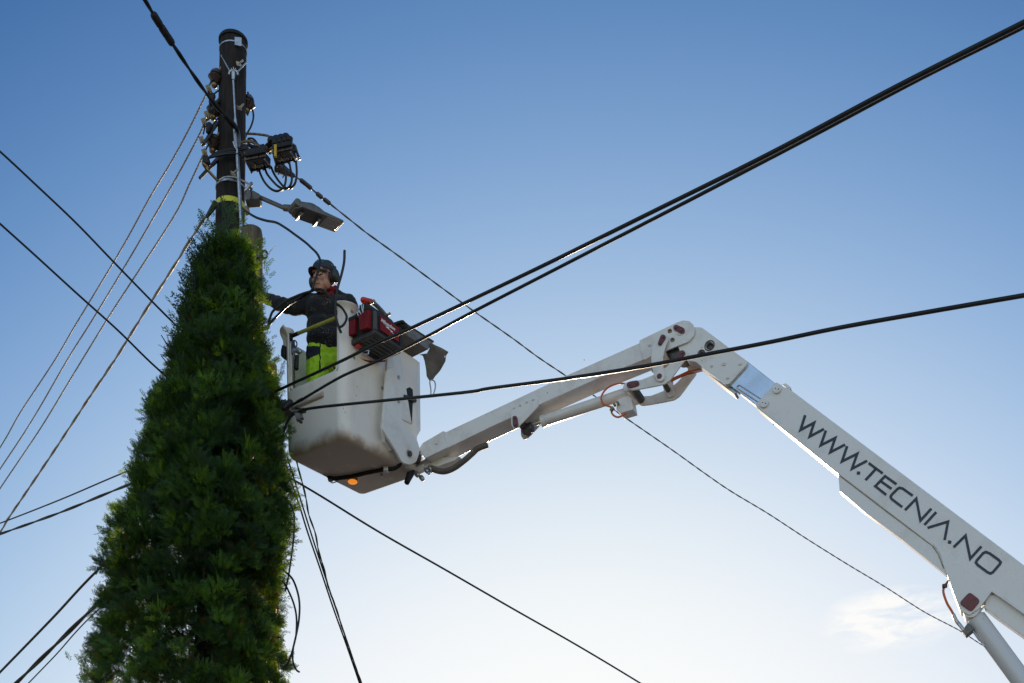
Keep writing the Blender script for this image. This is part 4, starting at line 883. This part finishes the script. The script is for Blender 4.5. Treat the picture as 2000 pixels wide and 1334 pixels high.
# end pockets
def bagq(name, m, pts, b, th, par=bag): mb = MB(); mb.prism([T(a, b, zb + z) for a, z in pts], e2 * th); return mb.build(name, M[m], par, bevel=.006)
bagq('end_pocket', 'red', [(.005, .07), (.09, .07), (.10, .205), (.0, .205)], bb0 - .038, .04)
bagq('end_pocket', 'red', [(.155, .07), (.255, .06), (.262, .22), (.14, .22)], bb0 - .045, .05)
bagq('pocket_trim', 'bagblack', [(.135, .215), (.267, .215), (.267, .235), (.135, .235)], bb0 - .05, .054)
bagq('pocket_flap', 'bagblack', [(.0, .19), (.105, .19), (.10, .225), (.005, .225)], bb0 - .042, .04)
bagq('pocket_seam', 'bagblack', [(.195, .07), (.205, .07), (.208, .215), (.197, .215)], bb0 - .0465, .01)
bagq('webbing', 'strapgrey', [(.272, .05), (.302, .05), (.302, .21), (.272, .21)], bb0 - .006, .03)
# side panel with logo
mb = MB(); mb.prism([T(a1 + .002, bb0 + .06, zb + .07), T(a1 + .002, bb1 - .035, zb + .07), T(a1 + .002, bb1 - .03, zb + .20), T(a1 + .002, bb0 + .055, zb + .20)], -e1 * .012); sp_ = mb.build('side_panel', M['red'], bag, bevel=.004)
vs, fs = txt('Milwaukee', .042, .0008, shear=.35, off=.0012); cc = T(a1 + .0165, (bb0 + bb1) / 2 - .015, zb + .158); mb = MB(); mb.add([cc + e2 * v.x + V((0, 0, v.y)) - e1 * v.z for v in vs], fs)
bz = [(-.075, -.028), (.028, -.022), (.016, -.034), (.088, -.030), (.072, -.043), (.12, -.06), (.052, -.040), (.064, -.034), (-.008, -.034), (.004, -.028)]
bz = [(-.09, -.020), (.03, -.024), (.012, -.036), (.09, -.040), (.075, -.052), (.125, -.068), (.04, -.054), (.058, -.047), (-.04, -.042), (-.012, -.030)]
mb.prism([cc + e2 * x * .75 + V((0, 0, y * .8)) for x, y in bz], e1 * .0015); mb.build('logo_print', M['white'], sp_, smooth=0)
bagw = lambda b: [T(a1 - .004, b, zb + .04), T(a1 - .004, b + .028, zb + .04), T(a1 - .004, b + .028, zb + .22), T(a1 - .004, b, zb + .22)]
mb = MB(); mb.prism(bagw(bb0 + .015), -e1 * .012); mb.prism(bagw(bb1 - .02), -e1 * .012); mb.each(1, 'webbing', M['bagblack'], bag, bevel=.002)
mb = MB(); s = [T(.10, bb1 + .01, zb - .005), T(.03, bb1 - .12, zb - .05), T(.01, bb1 - .25, zb - .06), T(.01, bb0 + .02, zb + .02)]; mb.tube(catmull(s, 6), .018, 8, flat=.4); mb.build('shoulder_strap', M['red'], bag)
mb = MB(); c = P(*c9((483, 858))[0], 10.5); 
for p, q in ((( -8, -3.2), (8, -4)), ((8, -4), (7, 3)), ((7, 3), (-6, 4)), ((-6, 4), (-8, -3.2))): x, y = c9((483, 858))[0]; mb.cyl(P(x + p[0], y + p[1], 10.52), P(x + q[0], y + q[1], 10.52), .005, n=8)
mb.build('strap_buckle', M['galv'], bag)
mb = MB()
for k, (x, y, dx_, dy_) in enumerate(((395, 250, 15, 90), (420, 235, -30, 110), (440, 240, 12, 80), (465, 230, -8, 110), (405, 300, 30, 60), (378, 330, 22, 50))):
    x0, y0 = c9((x, y))[0]; x1, y1 = c9((x + dx_, y + dy_))[0]; mb.tube([P(x0, y0, 10.47), P(x1, y1, 10.47)], .005, 6)
tag(mb.build('clip_ring', M['galv']), 'bunch of shiny metal clips hanging on the end of the tool bag', 'clips')
# saw handle poking from the bag
sw = thing('hand_saw', 'tool with red grip and worn dark tube handle lying on top of the tool bag', 'hand tool', P(730, 600, 10.75))
mb = MB(); mb.tube(path(c9((450, 185), (470, 168), (520, 170), (565, 195)), 10.6), [.02] + [.026] * 22 + [.022, .02], 10) if False else mb.cap(P(*c9((462, 172))[0], 10.62), P(*c9((550, 195))[0], 10.66), .024); mb.cap(P(*c9((455, 180))[0], 10.62), P(*c9((475, 205))[0], 10.63), .018); mb.build('red_grip', M['redp'], sw)
mb = MB(); mb.tube(path(c9((560, 185), (620, 230), (690, 300), (745, 365)), 10.68, 10.9), .019, 12); mb.build('tube_handle', M['tray'], sw)
mb = MB(); mb.tube(path(c9((545, 215), (590, 200), (610, 175)), 10.64), .012, 8); mb.tube(path(c9((740, 370), (790, 365), (815, 345)), 10.85), .012, 8); mb.build('hook', M['brass'], sw)
mb = MB(); mb.prism([P(x, y, 10.95) for x, y in c9((745, 370), (790, 385), (830, 440), (800, 450), (750, 400))], e1 * .03); mb.build('red_end', M['redp'], sw, bevel=.005)

# ------------------------------------------------------------------ metal tray and tarpaulin at the far corner
tr = thing('tool_tray', 'dull grey metal tool tray fixed along the rim at the boom end of the bucket', 'tray', T(.05, .75, .95))
def dpt(x, y, a): return unp(x, y, a)
ta = .17
mb = MB(); topA, topB, botB, botA = dpt(789, 633, ta), dpt(846, 669, ta), dpt(836, 683, ta), dpt(787, 649, ta)
mb.prism([topA, topB, botB, botA], e1 * .008); mb.build('front_lip', M['tray'], tr, bevel=.002)
mb = MB(); mb.prism([botA, botB, botB + e1 * .26 + e2 * .02, botA + e1 * .26], (0, 0, .006)); mb.build('tray_floor', M['canvas'], tr, bevel=.002)
mb = MB(); mb.tube([topA + V((0, 0, .01)), topB + V((0, 0, .008)), topB + e1 * .2], .009, 8); mb.build('rolled_edge', M['steel_dark'], tr)
mb = MB(); mb.tube(catmull([P(*q, 10.95) for q in c9((865, 485), (920, 465), (975, 452), (1000, 475))], 4), .012, 8); mb.cap(P(*c9((930, 500))[0], 11), P(*c9((1000, 520))[0], 11), .035); mb.build('rag', M['black'], tr)
tar = MB(); pol = [(1310, 735), (1345, 722), (1400, 760), (1480, 800), (1575, 852), (1545, 900), (1535, 975), (1470, 1080), (1400, 1170), (1380, 1205), (1355, 1225), (1330, 1232), (1290, 1165), (1283, 1080), (1262, 970), (1240, 905), (1195, 890), (1290, 870), (1325, 800)]
base3 = [P(*c9(q)[0], 11.0 + (q[1] - 730) * .00035) for i, q in enumerate(pol)]
bm = bmesh.new(); bv = [bm.verts.new(p) for p in base3]; f = bm.faces.new(bv); bmesh.ops.triangulate(bm, faces=[f]); bmesh.ops.subdivide_edges(bm, edges=bm.edges[:], cuts=3, use_grid_fill=True)
for v in bm.verts: v.co.y += .007 * math.sin(v.co.x * 30 + v.co.z * 17)
bm.normal_update(); me = bpy.data.meshes.new('tarpaulin'); o3 = sum(base3, V((0, 0, 0))) / len(base3); [setattr(v, 'co', v.co - o3) for v in bm.verts]; bm.to_mesh(me); bm.free(); me.materials.append(M['canvas'])
for p in me.polygons: p.use_smooth = True
to = bpy.data.objects.new('tarpaulin', me); put(to, None, o3); m_ = to.modifiers.new('s', 'SOLIDIFY'); m_.thickness = .006; tag(to, 'grey tarpaulin flap hanging from the tray at the far corner of the bucket', 'tarpaulin')
mb = MB(); mb.tube([P(*c9((1528 + 8 * math.cos(a), 912 + 9 * math.sin(a)))[0], 10.98) for a in [2 * math.pi * k / 12 for k in range(13)]], .003, 6, caps=False); mb.build('eyelet', M['white'], to)
mb = MB(); mb.tube(catmull([P(*q, 11.14) for q in c9((1345, 1215), (1330, 1240), (1338, 1300), (1345, 1350), (1345, 1400), (1370, 1412), (1385, 1380), (1402, 1310), (1398, 1250), (1375, 1220), (1345, 1215))], 5), .006, 8); tag(mb.build('carabiner', M['galv']), 'steel carabiner hanging from the lowest tip of the grey tarpaulin', 'carabiner')

# ------------------------------------------------------------------ worker in the bucket
hy, hp = math.radians(27), math.radians(9)
hf = V((-math.sin(hy) * math.cos(hp), -math.cos(hy) * math.cos(hp), -math.sin(hp))); hl = V((math.cos(hy), -math.sin(hy), 0)); hu = hl.cross(hf).normalized()
if hu.z < 0: hu = -hu
HC = P(631.5, 544.5, 11.0); S = 1.11
def h(f=0, l=0, u=0): return HC + (hf * f + hl * l + hu * u) * S
def hr(f, l, u): return hf * f * S, hl * l * S, hu * u * S
def head_shapes(mb):
    mb.ell(h(-.012, 0, .035), *hr(.098, .078, .09)); mb.ell(h(.03, 0, -.02), *hr(.066, .066, .08)); mb.ell(h(.038, 0, -.065), *hr(.052, .056, .052))
    mb.ell(h(.062, 0, -.10), *hr(.028, .030, .022)); mb.cap(h(.078, -.035, .035), h(.078, .035, .035), .02)         # chin, brow
    mb.cap(h(.088, 0, .02), h(.110, 0, -.022), .011 * S, .0155 * S); mb.sph(h(.098, .012, -.026), .011); mb.sph(h(.098, -.012, -.026), .011)   # nose
    for s in (-1, 1):
        mb.ell(h(.062, s * .038, -.02), *hr(.03, .027, .03)); mb.ell(h(.035, s * .05, -.06), *hr(.04, .022, .04)); mb.ell(h(-.01, s * .08, -.005), *hr(.018, .01, .03))
    mb.cap(h(.084, -.02, -.060), h(.084, .02, -.060), .0085); mb.cap(h(.081, -.018, -.072), h(.081, .018, -.072), .0095)   # lips
    mb.cap(h(-.02, 0, -.06), P(641, 580, 11.08), .058, .066)
SH_R, SH_L = P(607, 591, 11.08), P(681, 594, 11.12)
EL_R, WR_R = P(563, 599, 11.05), P(509, 579, 11.35)
EL_L, WR_L = P(703, 645, 11.2), P(694, 672, 11.0)
HIP_R, HIP_L = P(623, 706, 11.12), P(655, 706, 11.2)
KN_R, KN_L = P(620, 800, 11.1), P(661, 800, 11.2)
AN_R, AN_L = V((P(620, 0, 11.12).x, 11.12, H + .10)), V((P(664, 0, 11.24).x, 11.24, H + .10))
def hand(mb, wr, fwd, palm, thumb, curl):
    fwd, palm = fwd.normalized(), palm.normalized(); side = fwd.cross(palm).normalized() * thumb; c = wr + fwd * .05
    mb.ell(c, fwd * .05, side * .042, palm * .016); mb.cap(wr - fwd * .01, wr + fwd * .02, .027, .028)
    for i, (o, ln) in enumerate(((.031, .075), (.011, .083), (-.010, .077), (-.030, .062))):
        p = wr + fwd * .088 + side * o; d = fwd.copy(); r = .0095
        for j in range(3):
            d = (d + palm * curl * (j + .6)).normalized(); q = p + d * ln * (.42, .32, .26)[j]; mb.cap(p, q, r, r * .92, 8); p = q; r *= .93
    p = wr + fwd * .035 + side * .034; d = (side * .8 + fwd * .6 + palm * .3).normalized()
    for ln in (.035, .03, .024): q = p + d * ln; mb.cap(p, q, .0115, .0105, 8); p = q; d = (d + fwd * .5 + palm * .35).normalized()
person = thing('person', 'worker in dark cap, ear defenders, black fleece and hi-vis trousers standing in the bucket', 'person', V((AN_R.x + .1, 11.18, H)))
mb = MB(); head_shapes(mb)
mb.cap(P(616, 600, 11.1), P(668, 602, 11.15), .085); mb.cap(P(628, 640, 11.12), P(656, 640, 11.16), .10); mb.cap(P(626, 690, 11.12), P(655, 690, 11.18), .10)
mb.cap(P(628, 590, 11.1), P(654, 591, 11.12), .07)
for a, b, c in ((SH_R, EL_R, WR_R), (SH_L, EL_L, WR_L)): mb.cap(a, b, .055, .043); mb.cap(b, c, .042, .028)
for a, b, c in ((HIP_R, KN_R, AN_R), (HIP_L, KN_L, AN_L)): mb.cap(a, b, .09, .06); mb.cap(b, c, .06, .04); mb.cap(c + V((0, .03, -.05)), c + V((-.05, -.13, -.06)), .036, .03)
hand(mb, WR_R, (WR_R - EL_R), V((.2, .9, -.2)), -1, .35); hand(mb, WR_L, V((.1, -.3, -.8)), V((-1, .1, 0)), -1, .45)
body = blob('body', mb, M['skin'], .0062, person, smooth=3)
for s in (-1, 1):
    mb = MB(); mb.sph(h(.0755, s * .031, .004), .0105, 12, 8); ey_ = mb.build('eye', M['white'], body); mb = MB(); mb.sph(h(.0815, s * .031, .001), .0058, 10, 6); mb.build('iris', M['dark'], body)
mb = MB(); mb.ell(h(-.03, 0, .015), *hr(.082, .080, .07)); mb.ell(h(.01, .072, .0), *hr(.02, .008, .03)); mb.ell(h(.01, -.072, .0), *hr(.02, .008, .03)); hair = blob('hair', mb, M['hair'], .006, person, smooth=1)
M['lips'] = mat('lips', (.30, .09, .07), .5)
mb = MB(); mb.cap(h(.0915, -.017, -.0655), h(.0915, .017, -.0655), .0032); mb.build('mouth', M['lips'], body)
# glasses
mb = MB()
for s in (-1, 1):
    c = h(.098, s * .033, .004); pr = [(1.0, .7), (.9, .95), (0, 1.0), (-.9, .95), (-1.0, .6), (-.85, -.6), (-.5, -.95), (.5, -.95), (.9, -.6), (1.0, .1)]
    pts = [c + hl * x * .027 + hu * y * .018 - hf * abs(s * .033 + x * .027) * .12 for x, y in pr]; mb.tube(pts + [pts[0]], .0034, 6)
    mb.tube([h(.094, s * .06, .018), h(.06, s * .077, .018), h(-.01, s * .083, .012)], .003, 6)
mb.tube([h(.099, -.008, .012), h(.099, .008, .012)], .003, 6)
mb.build('glasses', M['black'], person)
# cap
cf = V((-math.sin(hy + .16), -math.cos(hy + .16), -.02)).normalized(); cl_ = cf.cross(V((0, 0, 1))).normalized(); cu2 = cl_.cross(cf).normalized()
if cu2.z < 0: cu2 = -cu2
cc = h(-.008, 0, .052)
mb = MB(); nn = 32; vs = []
for i in range(10):
    th = math.pi / 2 * i / 9
    for k in range(nn):
        ph = 2 * math.pi * k / nn; vs.append(cc + cf * (.112 * math.cos(ph) * math.cos(th) ** .8) + cl_ * (.094 * math.sin(ph) * math.cos(th) ** .8) + cu2 * (.092 * math.sin(th) - .012 * (1 - th)))
mb.add(vs, [(i * nn + k, i * nn + (k + 1) % nn, (i + 1) * nn + (k + 1) % nn, (i + 1) * nn + k) for i in range(9) for k in range(nn)]); capo = mb.build('cap', M['cap'], person, solid=.004)
mb = MB(); N1, N2 = 17, 8; vs = []
for i in range(N1):
    t = -1 + 2 * i / (N1 - 1); a = t * math.radians(72)
    for j in range(N2):
        q = j / (N2 - 1); r0 = V((.108 * math.cos(a), .092 * math.sin(a))); ex_ = .060 * math.cos(t * math.pi / 2 * .95) ** .55
        x_ = r0.x + q * ex_; y_ = r0.y * (1 - .05 * q); z_ = -.012 - q * .018 - 3.6 * y_ * y_ * (.35 + .65 * q)
        vs.append(cc + cf * x_ + cl_ * y_ + cu2 * z_)
mb.add(vs, [(i * N2 + j, i * N2 + j + 1, (i + 1) * N2 + j + 1, (i + 1) * N2 + j) for i in range(N1 - 1) for j in range(N2 - 1)]); br = mb.build('cap_brim', M['capunder'], capo, solid=.003)
mb = MB(); vs = [cc + cf * (.1145 * math.cos(a) * math.cos(th) ** .8) + cl_ * (.0965 * math.sin(a) * math.cos(th) ** .8) + cu2 * (.094 * math.sin(th) - .012 * (1 - th)) for th in (.25, .5, .75) for a in (.25, .5, .75, 1.0)]
vs = [cc + cf * (.116 * math.cos(a) * math.cos(th) ** .8) + cl_ * (.098 * math.sin(a) * math.cos(th) ** .8) + cu2 * (.095 * math.sin(th) - .012 * (1 - th)) for th in (.35, .55, .8) for a in (-.1, -.35, -.6, -.9)]
mb.add(vs, [(i * 4 + k, i * 4 + k + 1, i * 4 + k + 5, i * 4 + k + 4) for i in range(2) for k in range(3)]); mb.build('cap_patch', M['capblue'], capo)
# ear defenders
for s in (-1, 1):
    mb = MB(); mb.ell(h(-.012, s * .110, .0), *hr(.042, .030, .054)); mb.ell(h(-.012, s * .085, .0), *hr(.040, .014, .050)); eo = blob('ear_cup', mb, M['muff'], .004, person, smooth=2)
mb = MB(); arc_ = [h(-.014, math.sin(a) * .108, .028 + math.cos(a) * .112) for a in [math.radians(q) for q in range(-88, 89, 11)]]; mb.tube(arc_, .0115, 8, flat=.5); mb.cap(h(-.012, .112, .02), h(-.012, .112, .06), .012); mb.cap(h(-.012, -.112, .02), h(-.012, -.112, .06), .012); mb.build('headband', M['muff'], person)
# red collar
mb = MB(); nc = P(640, 574, 11.06)
mb.tube([nc + V((.078 * math.cos(a), .075 * math.sin(a), .005 + .028 * max(0, math.cos(a - .35)))) for a in [2 * math.pi * k / 20 for k in range(21)]], .02, 8); mb.cap(P(640, 578, 10.99), P(655, 562, 11.04), .017, .02); mb.build('collar', M['red'], person)
# fleece
mb = MB()
mb.cap(P(612, 597, 11.1), P(672, 599, 11.15), .105); mb.cap(P(622, 606, 11.08), P(662, 606, 11.12), .125); mb.cap(P(627, 640, 11.1), P(658, 640, 11.16), .135); mb.cap(P(628, 662, 11.1), P(656, 662, 11.16), .138)
mb.cap(P(627, 583, 11.1), P(658, 581, 11.12), .062); mb.cap(P(626, 588, 11.08), P(640, 582, 11.03), .05); mb.cap(P(652, 575, 11.1), P(668, 583, 11.12), .055)
mb.cap(P(628, 673, 11.11), P(656, 673, 11.17), .126)
mb.cap(SH_R, EL_R, .082, .066); mb.cap(EL_R, WR_R, .066, .045); mb.cap(SH_R + V((0, 0, -.02)), EL_R + V((.05, 0, -.025)), .075, .055)
mb.cap(SH_L, EL_L, .082, .064); mb.cap(EL_L, WR_L, .064, .042)
blob('fleece', mb, M['jacket'], .009, person, smooth=4, wrinkle=(.022, .07))
# trousers
mb = MB()
mb.cap(P(626, 690, 11.12), P(656, 689, 11.2), .128); mb.cap(P(627, 712, 11.12), P(655, 712, 11.2), .128)
for a, b, c in ((HIP_R, KN_R, AN_R), (HIP_L, KN_L, AN_L)): mb.cap(a, b, .118, .085); mb.cap(b, c + V((0, 0, .02)), .085, .07)
def tr_fn(c, nrm):
    x = 1000 + c.x * F / c.y; y = HZ - (c.z - CZ) * F / c.y
    return 1 if (y < 702 + (x - 600) * -.45 and x < 624 and y > 676 and nrm.y < .3) or (abs(x - 625) < 1.3 and y < 722) or (abs(x - 652 - (y - 716) * .35) < 1.8 and y > 716 and y < 740) else 0
blob('trousers', mb, [M['hivis'], M['navy']], .006, person, smooth=5, fn=tr_fn, wrinkle=(.03, .09))
mb = MB(); mb.tube([P(627, 676, 11.1) + V((.0, 0, 0))] + [], .01) if False else None
mb = MB()
for c in (AN_R, AN_L): mb.cap(c + V((0, .03, -.045)), c + V((-.05, -.14, -.055)), .048, .042); mb.cap(c + V((0, .03, -.04)), c + V((0, .02, .06)), .052, .056)
mb.each(2, 'boot', M['black'], person)

# ------------------------------------------------------------------ conifer
TD = 10.75
prof = [(385, 442, 449), (400, 436, 452), (430, 418, 462), (455, 408, 476), (480, 396, 490), (520, 378, 496), (560, 354, 500), (620, 324, 508), (660, 314, 526), (700, 302, 536), (760, 294, 544), (850, 263, 556), (920, 250, 560), (1000, 216, 560), (1060, 195, 562), (1150, 198, 554), (1200, 190, 550), (1270, 176, 551), (1334, 178, 550), (1500, 180, 548), (2300, 205, 548)]
pz = np.array([1.6 + (HZ - q[0]) * TD / F for q in prof])[::-1]; pl = np.array([(q[1] - 1000) * TD / F for q in prof])[::-1]; pr_ = np.array([(q[2] - 1000) * TD / F for q in prof])[::-1]
def axis_x(z): return np.interp(z, [0, 4.7, 8.9], [-2.74, -2.72, -2.49])
def radius(z, phi):   # phi: 0 = +x, pi/2 = away
    ax_ = axis_x(z); R_ = np.interp(z, pz, pr_) - ax_; L_ = ax_ - np.interp(z, pz, pl); c = np.cos(phi)
    m = (R_ + L_) / 2 * .88
    return np.where(c > 0, np.sqrt((R_ * c) ** 2 + (m * np.sin(phi)) ** 2), np.sqrt((L_ * c) ** 2 + (m * np.sin(phi)) ** 2))
def spray_template(rg):
    """one flat fan of scale-leaved twigs; unit length along x, in xy, each twig a slim kite"""
    quads = []
    def twig(p, a, l, wd):
        d = np.array([math.cos(a), math.sin(a)]); nn_ = np.array([-d[1], d[0]]); p = np.array(p)
        quads.append([p, p + d * l * .55 + nn_ * wd, p + d * l, p + d * l * .55 - nn_ * wd]); return p, d
    bend = rg.uniform(-.3, .3)
    twig((0, 0), 0, 1.0, .018)
    for i in range(5):
        x = .12 + i * .17
        for s in (-1, 1):
            ln = rg.uniform(.26, .5) * (1 - .5 * x); xx = x + s * .04 + rg.uniform(-.02, .02)
            a = s * rg.uniform(.45, .8) + bend; p, d = twig((xx, 0), a, ln, .022)
            for j in range(3):
                q = p + d * ln * (.25 + j * .25)
                s2 = 1 if j % 2 else -1; l2 = ln * rg.uniform(.35, .55) * (1 - j * .12); twig(q, a + s2 * rg.uniform(.45, .7), l2, .022)
    for j in range(2): twig((.84 + j * .06, 0), (-1) ** j * .5, .13, .018)
    q = np.array(quads); z = -.16 * (q[..., 0] ** 2) - .35 * np.abs(q[..., 1]); return np.concatenate([q, z[..., None]], -1)
rs = np.random.RandomState(5); rgt = random.Random(5); temps = [spray_template(rgt) for _ in range(10)]
def place_sprays(pos, dirs, nrm, size, tint):
    V_, T_ = [], []
    for i in range(len(pos)):
        t = temps[i % 10]; x = dirs[i]; y = np.cross(nrm[i], x); y /= np.linalg.norm(y) + 1e-9; z = np.cross(x, y)
        V_.append((pos[i] + size[i] * (t[..., :1] * x + t[..., 1:2] * y + t[..., 2:] * z)).reshape(-1, 3)); T_.append(np.full(len(t) * 4, tint[i]))
    return np.concatenate(V_), np.concatenate(T_)
def foliage(name, Vt, Tt, parent, m, origin):
    me = bpy.data.meshes.new(name); nv = len(Vt); nf = nv // 4
    me.vertices.add(nv); me.vertices.foreach_set('co', (Vt - np.array(origin)).astype(np.float32).ravel()); me.loops.add(nv); me.loops.foreach_set('vertex_index', np.arange(nv, dtype=np.int32))
    me.polygons.add(nf); me.polygons.foreach_set('loop_start', np.arange(0, nv, 4, dtype=np.int32)); me.polygons.foreach_set('loop_total', np.full(nf, 4, dtype=np.int32))
    at = me.attributes.new('tint', 'FLOAT', 'POINT'); at.data.foreach_set('value', Tt.astype(np.float32)); me.update(calc_edges=True); me.validate()
    me.materials.append(m); ob = bpy.data.objects.new(name, me); return put(ob, parent, origin)
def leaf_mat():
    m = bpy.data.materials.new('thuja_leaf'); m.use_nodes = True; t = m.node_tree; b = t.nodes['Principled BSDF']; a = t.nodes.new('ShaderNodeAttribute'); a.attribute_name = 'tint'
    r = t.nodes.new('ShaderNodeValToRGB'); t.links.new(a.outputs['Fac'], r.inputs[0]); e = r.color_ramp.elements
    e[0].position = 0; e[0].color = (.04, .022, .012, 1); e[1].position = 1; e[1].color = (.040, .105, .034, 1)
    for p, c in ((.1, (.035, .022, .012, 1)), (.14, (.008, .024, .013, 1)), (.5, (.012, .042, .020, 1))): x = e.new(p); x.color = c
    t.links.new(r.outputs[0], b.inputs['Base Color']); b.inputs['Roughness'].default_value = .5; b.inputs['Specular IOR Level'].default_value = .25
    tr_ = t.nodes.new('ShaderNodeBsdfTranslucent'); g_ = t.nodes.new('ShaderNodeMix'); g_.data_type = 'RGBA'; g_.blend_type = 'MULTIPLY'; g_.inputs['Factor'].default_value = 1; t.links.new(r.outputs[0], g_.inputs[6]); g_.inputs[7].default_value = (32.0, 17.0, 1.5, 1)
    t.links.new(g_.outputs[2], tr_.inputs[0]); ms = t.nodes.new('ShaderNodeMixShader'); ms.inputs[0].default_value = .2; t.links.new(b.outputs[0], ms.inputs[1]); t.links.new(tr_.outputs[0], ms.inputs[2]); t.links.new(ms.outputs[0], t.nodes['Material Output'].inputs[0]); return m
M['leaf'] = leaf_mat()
tree = thing('conifer_tree', 'tall dark green columnar conifer growing in front of the poles on the left', 'tree', (-2.74, TD, 0))
pos, dirs, nrm, size, tint = [], [], [], [], []
def add_spray(p, d, nr, s, t): pos.append(p); dirs.append(d / np.linalg.norm(d)); nrm.append(nr); size.append(s); tint.append(t)
branches = MB()
def clump(z, phi, k, n_, spread=.13, sz=(.10, .17), low=False):
    R = float(radius(z, phi)); R = max(R - float(np.interp(z, [4.9, 5.4, 6.1, 6.75, 7.65, 8.1], [-.03, .04, .015, .07, .19, .24]) if math.cos(phi) < 0 else np.interp(z, [5.2, 6.0, 6.8, 7.6], [.01, -.04, -.06, .02])) + .035 * math.sin(phi * 3 + z * 4.1) + .03 * math.sin(phi * 7 - z * 9.3), .05); rad_ = R * k; out_ = np.array([math.cos(phi), math.sin(phi), 0.0]); c = np.array([axis_x(z), TD, z]) + out_ * rad_
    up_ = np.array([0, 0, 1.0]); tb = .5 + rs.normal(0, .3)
    
    md = out_ * rs.uniform(.5, .9) + up_ * rs.uniform(.5, 1.1); md /= np.linalg.norm(md)
    cn = np.cross(md, up_) * rs.choice([-1, 1]) + out_ * rs.uniform(.3, 1.4) + rs.normal(0, .35, 3)
    root = c - md * spread * .9
    for _ in range(n_):
        o = rs.normal(0, 1, 3); o /= np.linalg.norm(o); d = md * 1.15 + o * .95; d /= np.linalg.norm(d)
        p = root + d * spread * rs.uniform(.2, 1.15) + rs.normal(0, .012, 3)
        d2 = d + rs.normal(0, .25, 3); nr = cn + rs.normal(0, .35, 3)
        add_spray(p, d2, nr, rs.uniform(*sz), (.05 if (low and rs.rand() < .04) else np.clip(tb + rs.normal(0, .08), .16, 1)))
ztop = 8.38
zz = 0.3
nclump = 0
while zz < ztop:
    circ_ = max(.15, float(np.mean(radius(zz, np.linspace(0, 6.28, 12)))))
    vis = zz > 4.3
    m_ = max(3, int(circ_ * (54 if vis else 14)))
    holes = zz < 5.55
    for _ in range(m_):
        phi = rs.uniform(0, 2 * math.pi); 
        if vis and math.sin(phi) > .25 and rs.rand() < .45: continue
        k = rs.uniform(.80, .96) if rs.rand() < .7 else rs.uniform(.4, .8)
        if zz < 5.5 and rs.rand() < (.30 if math.sin(phi * 3 + zz * 5) > .1 else .05): continue
        clump(zz + rs.uniform(-.13, .13), phi, k, 46 if vis else 10, spread=.085 if circ_ > .3 else .06, sz=(.06, .105) if vis else (.2, .3), low=zz < 5.6); nclump += 1
    zz += .085 if vis else .22
for _ in range(5200):   # dense inner sprays close the crown; darker tint paints the shade inside it
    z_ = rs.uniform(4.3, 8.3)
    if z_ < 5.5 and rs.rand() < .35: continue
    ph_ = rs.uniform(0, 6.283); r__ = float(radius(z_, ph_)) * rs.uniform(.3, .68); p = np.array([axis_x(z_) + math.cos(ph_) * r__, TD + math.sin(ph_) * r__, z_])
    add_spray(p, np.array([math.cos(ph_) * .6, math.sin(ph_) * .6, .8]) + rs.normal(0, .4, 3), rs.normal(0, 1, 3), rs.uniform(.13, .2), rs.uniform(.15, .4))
# wispy leader sprigs at the top and on the sides
for (x, y, s) in ((445, 415, .22), (438, 440, .2), (460, 425, .2), (405, 420, .14), (398, 440, .16), (468, 455, .18), (412, 455, .2), (400, 470, .12), (500, 470, .15), (506, 500, .15), (515, 520, .11), (518, 545, .11), (514, 560, .1), (435, 390, .13), (452, 400, .15), (430, 470, .2), (450, 470, .22), (478, 475, .2), (518, 640, .1), (520, 690, .12), (545, 715, .1)):
    for _ in range(3):
        p = np.array(P(x + rs.normal(0, 5), y + rs.normal(0, 8) + 14, TD + rs.uniform(-.12, .12)))
        add_spray(p, np.array([rs.normal(0, .35) + (x - 445) * .006, rs.normal(0, .2), 1.0]), np.array([0, -1.0, 0]) + rs.normal(0, .5, 3), s * rs.uniform(.7, 1.0), .36 + rs.normal(0, .1))
for x0, y0, n_ in ((180, 1340, 34), (165, 1350, 20)):
    for _ in range(n_):
        p = np.array(P(x0 + rs.normal(0, 7), y0 + rs.uniform(-60, 25), TD + rs.uniform(-.1, .1))); add_spray(p, np.array([-.35 + rs.normal(0, .3), rs.normal(0, .2), 1.0]), np.array([0, -1.0, 0]) + rs.normal(0, .4, 3), rs.uniform(.08, .14), .2)
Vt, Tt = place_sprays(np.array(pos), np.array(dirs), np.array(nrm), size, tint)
print('sprays', len(pos), 'quads', len(Vt) // 4)
mb = MB(); mb.tube([V((float(axis_x(z)), TD, z)) for z in (0, 1.5, 3, 4.5, 6, 7, 8, 8.6)], [.13, .115, .1, .085, .06, .045, .025, .01], 16)
trunk = mb.build('trunk', M['wood'], tree, smooth=60)
mb = MB()
for i in range(236):
    z = rs.uniform(.6, 8.2); phi = rs.uniform(0, 6.28); r_ = float(radius(z, phi)) * rs.uniform(.6, .85); z2 = z + r_ * rs.uniform(.4, .9)
    p0 = V((float(axis_x(z)), TD, z)); p1 = p0 + V((math.cos(phi) * r_ * .6, math.sin(phi) * r_ * .6, r_ * .25)); p2 = p0 + V((math.cos(phi) * r_, math.sin(phi) * r_, z2 - z)); mb.tube(catmull([p0, p1, p2], 3), [.018, .015, .013, .011, .009, .006, .004], 5)
M['twig'] = mat('brown_twigs', (.09, .045, .025), .85)
mb.build('branches', M['twig'], tree, smooth=60)
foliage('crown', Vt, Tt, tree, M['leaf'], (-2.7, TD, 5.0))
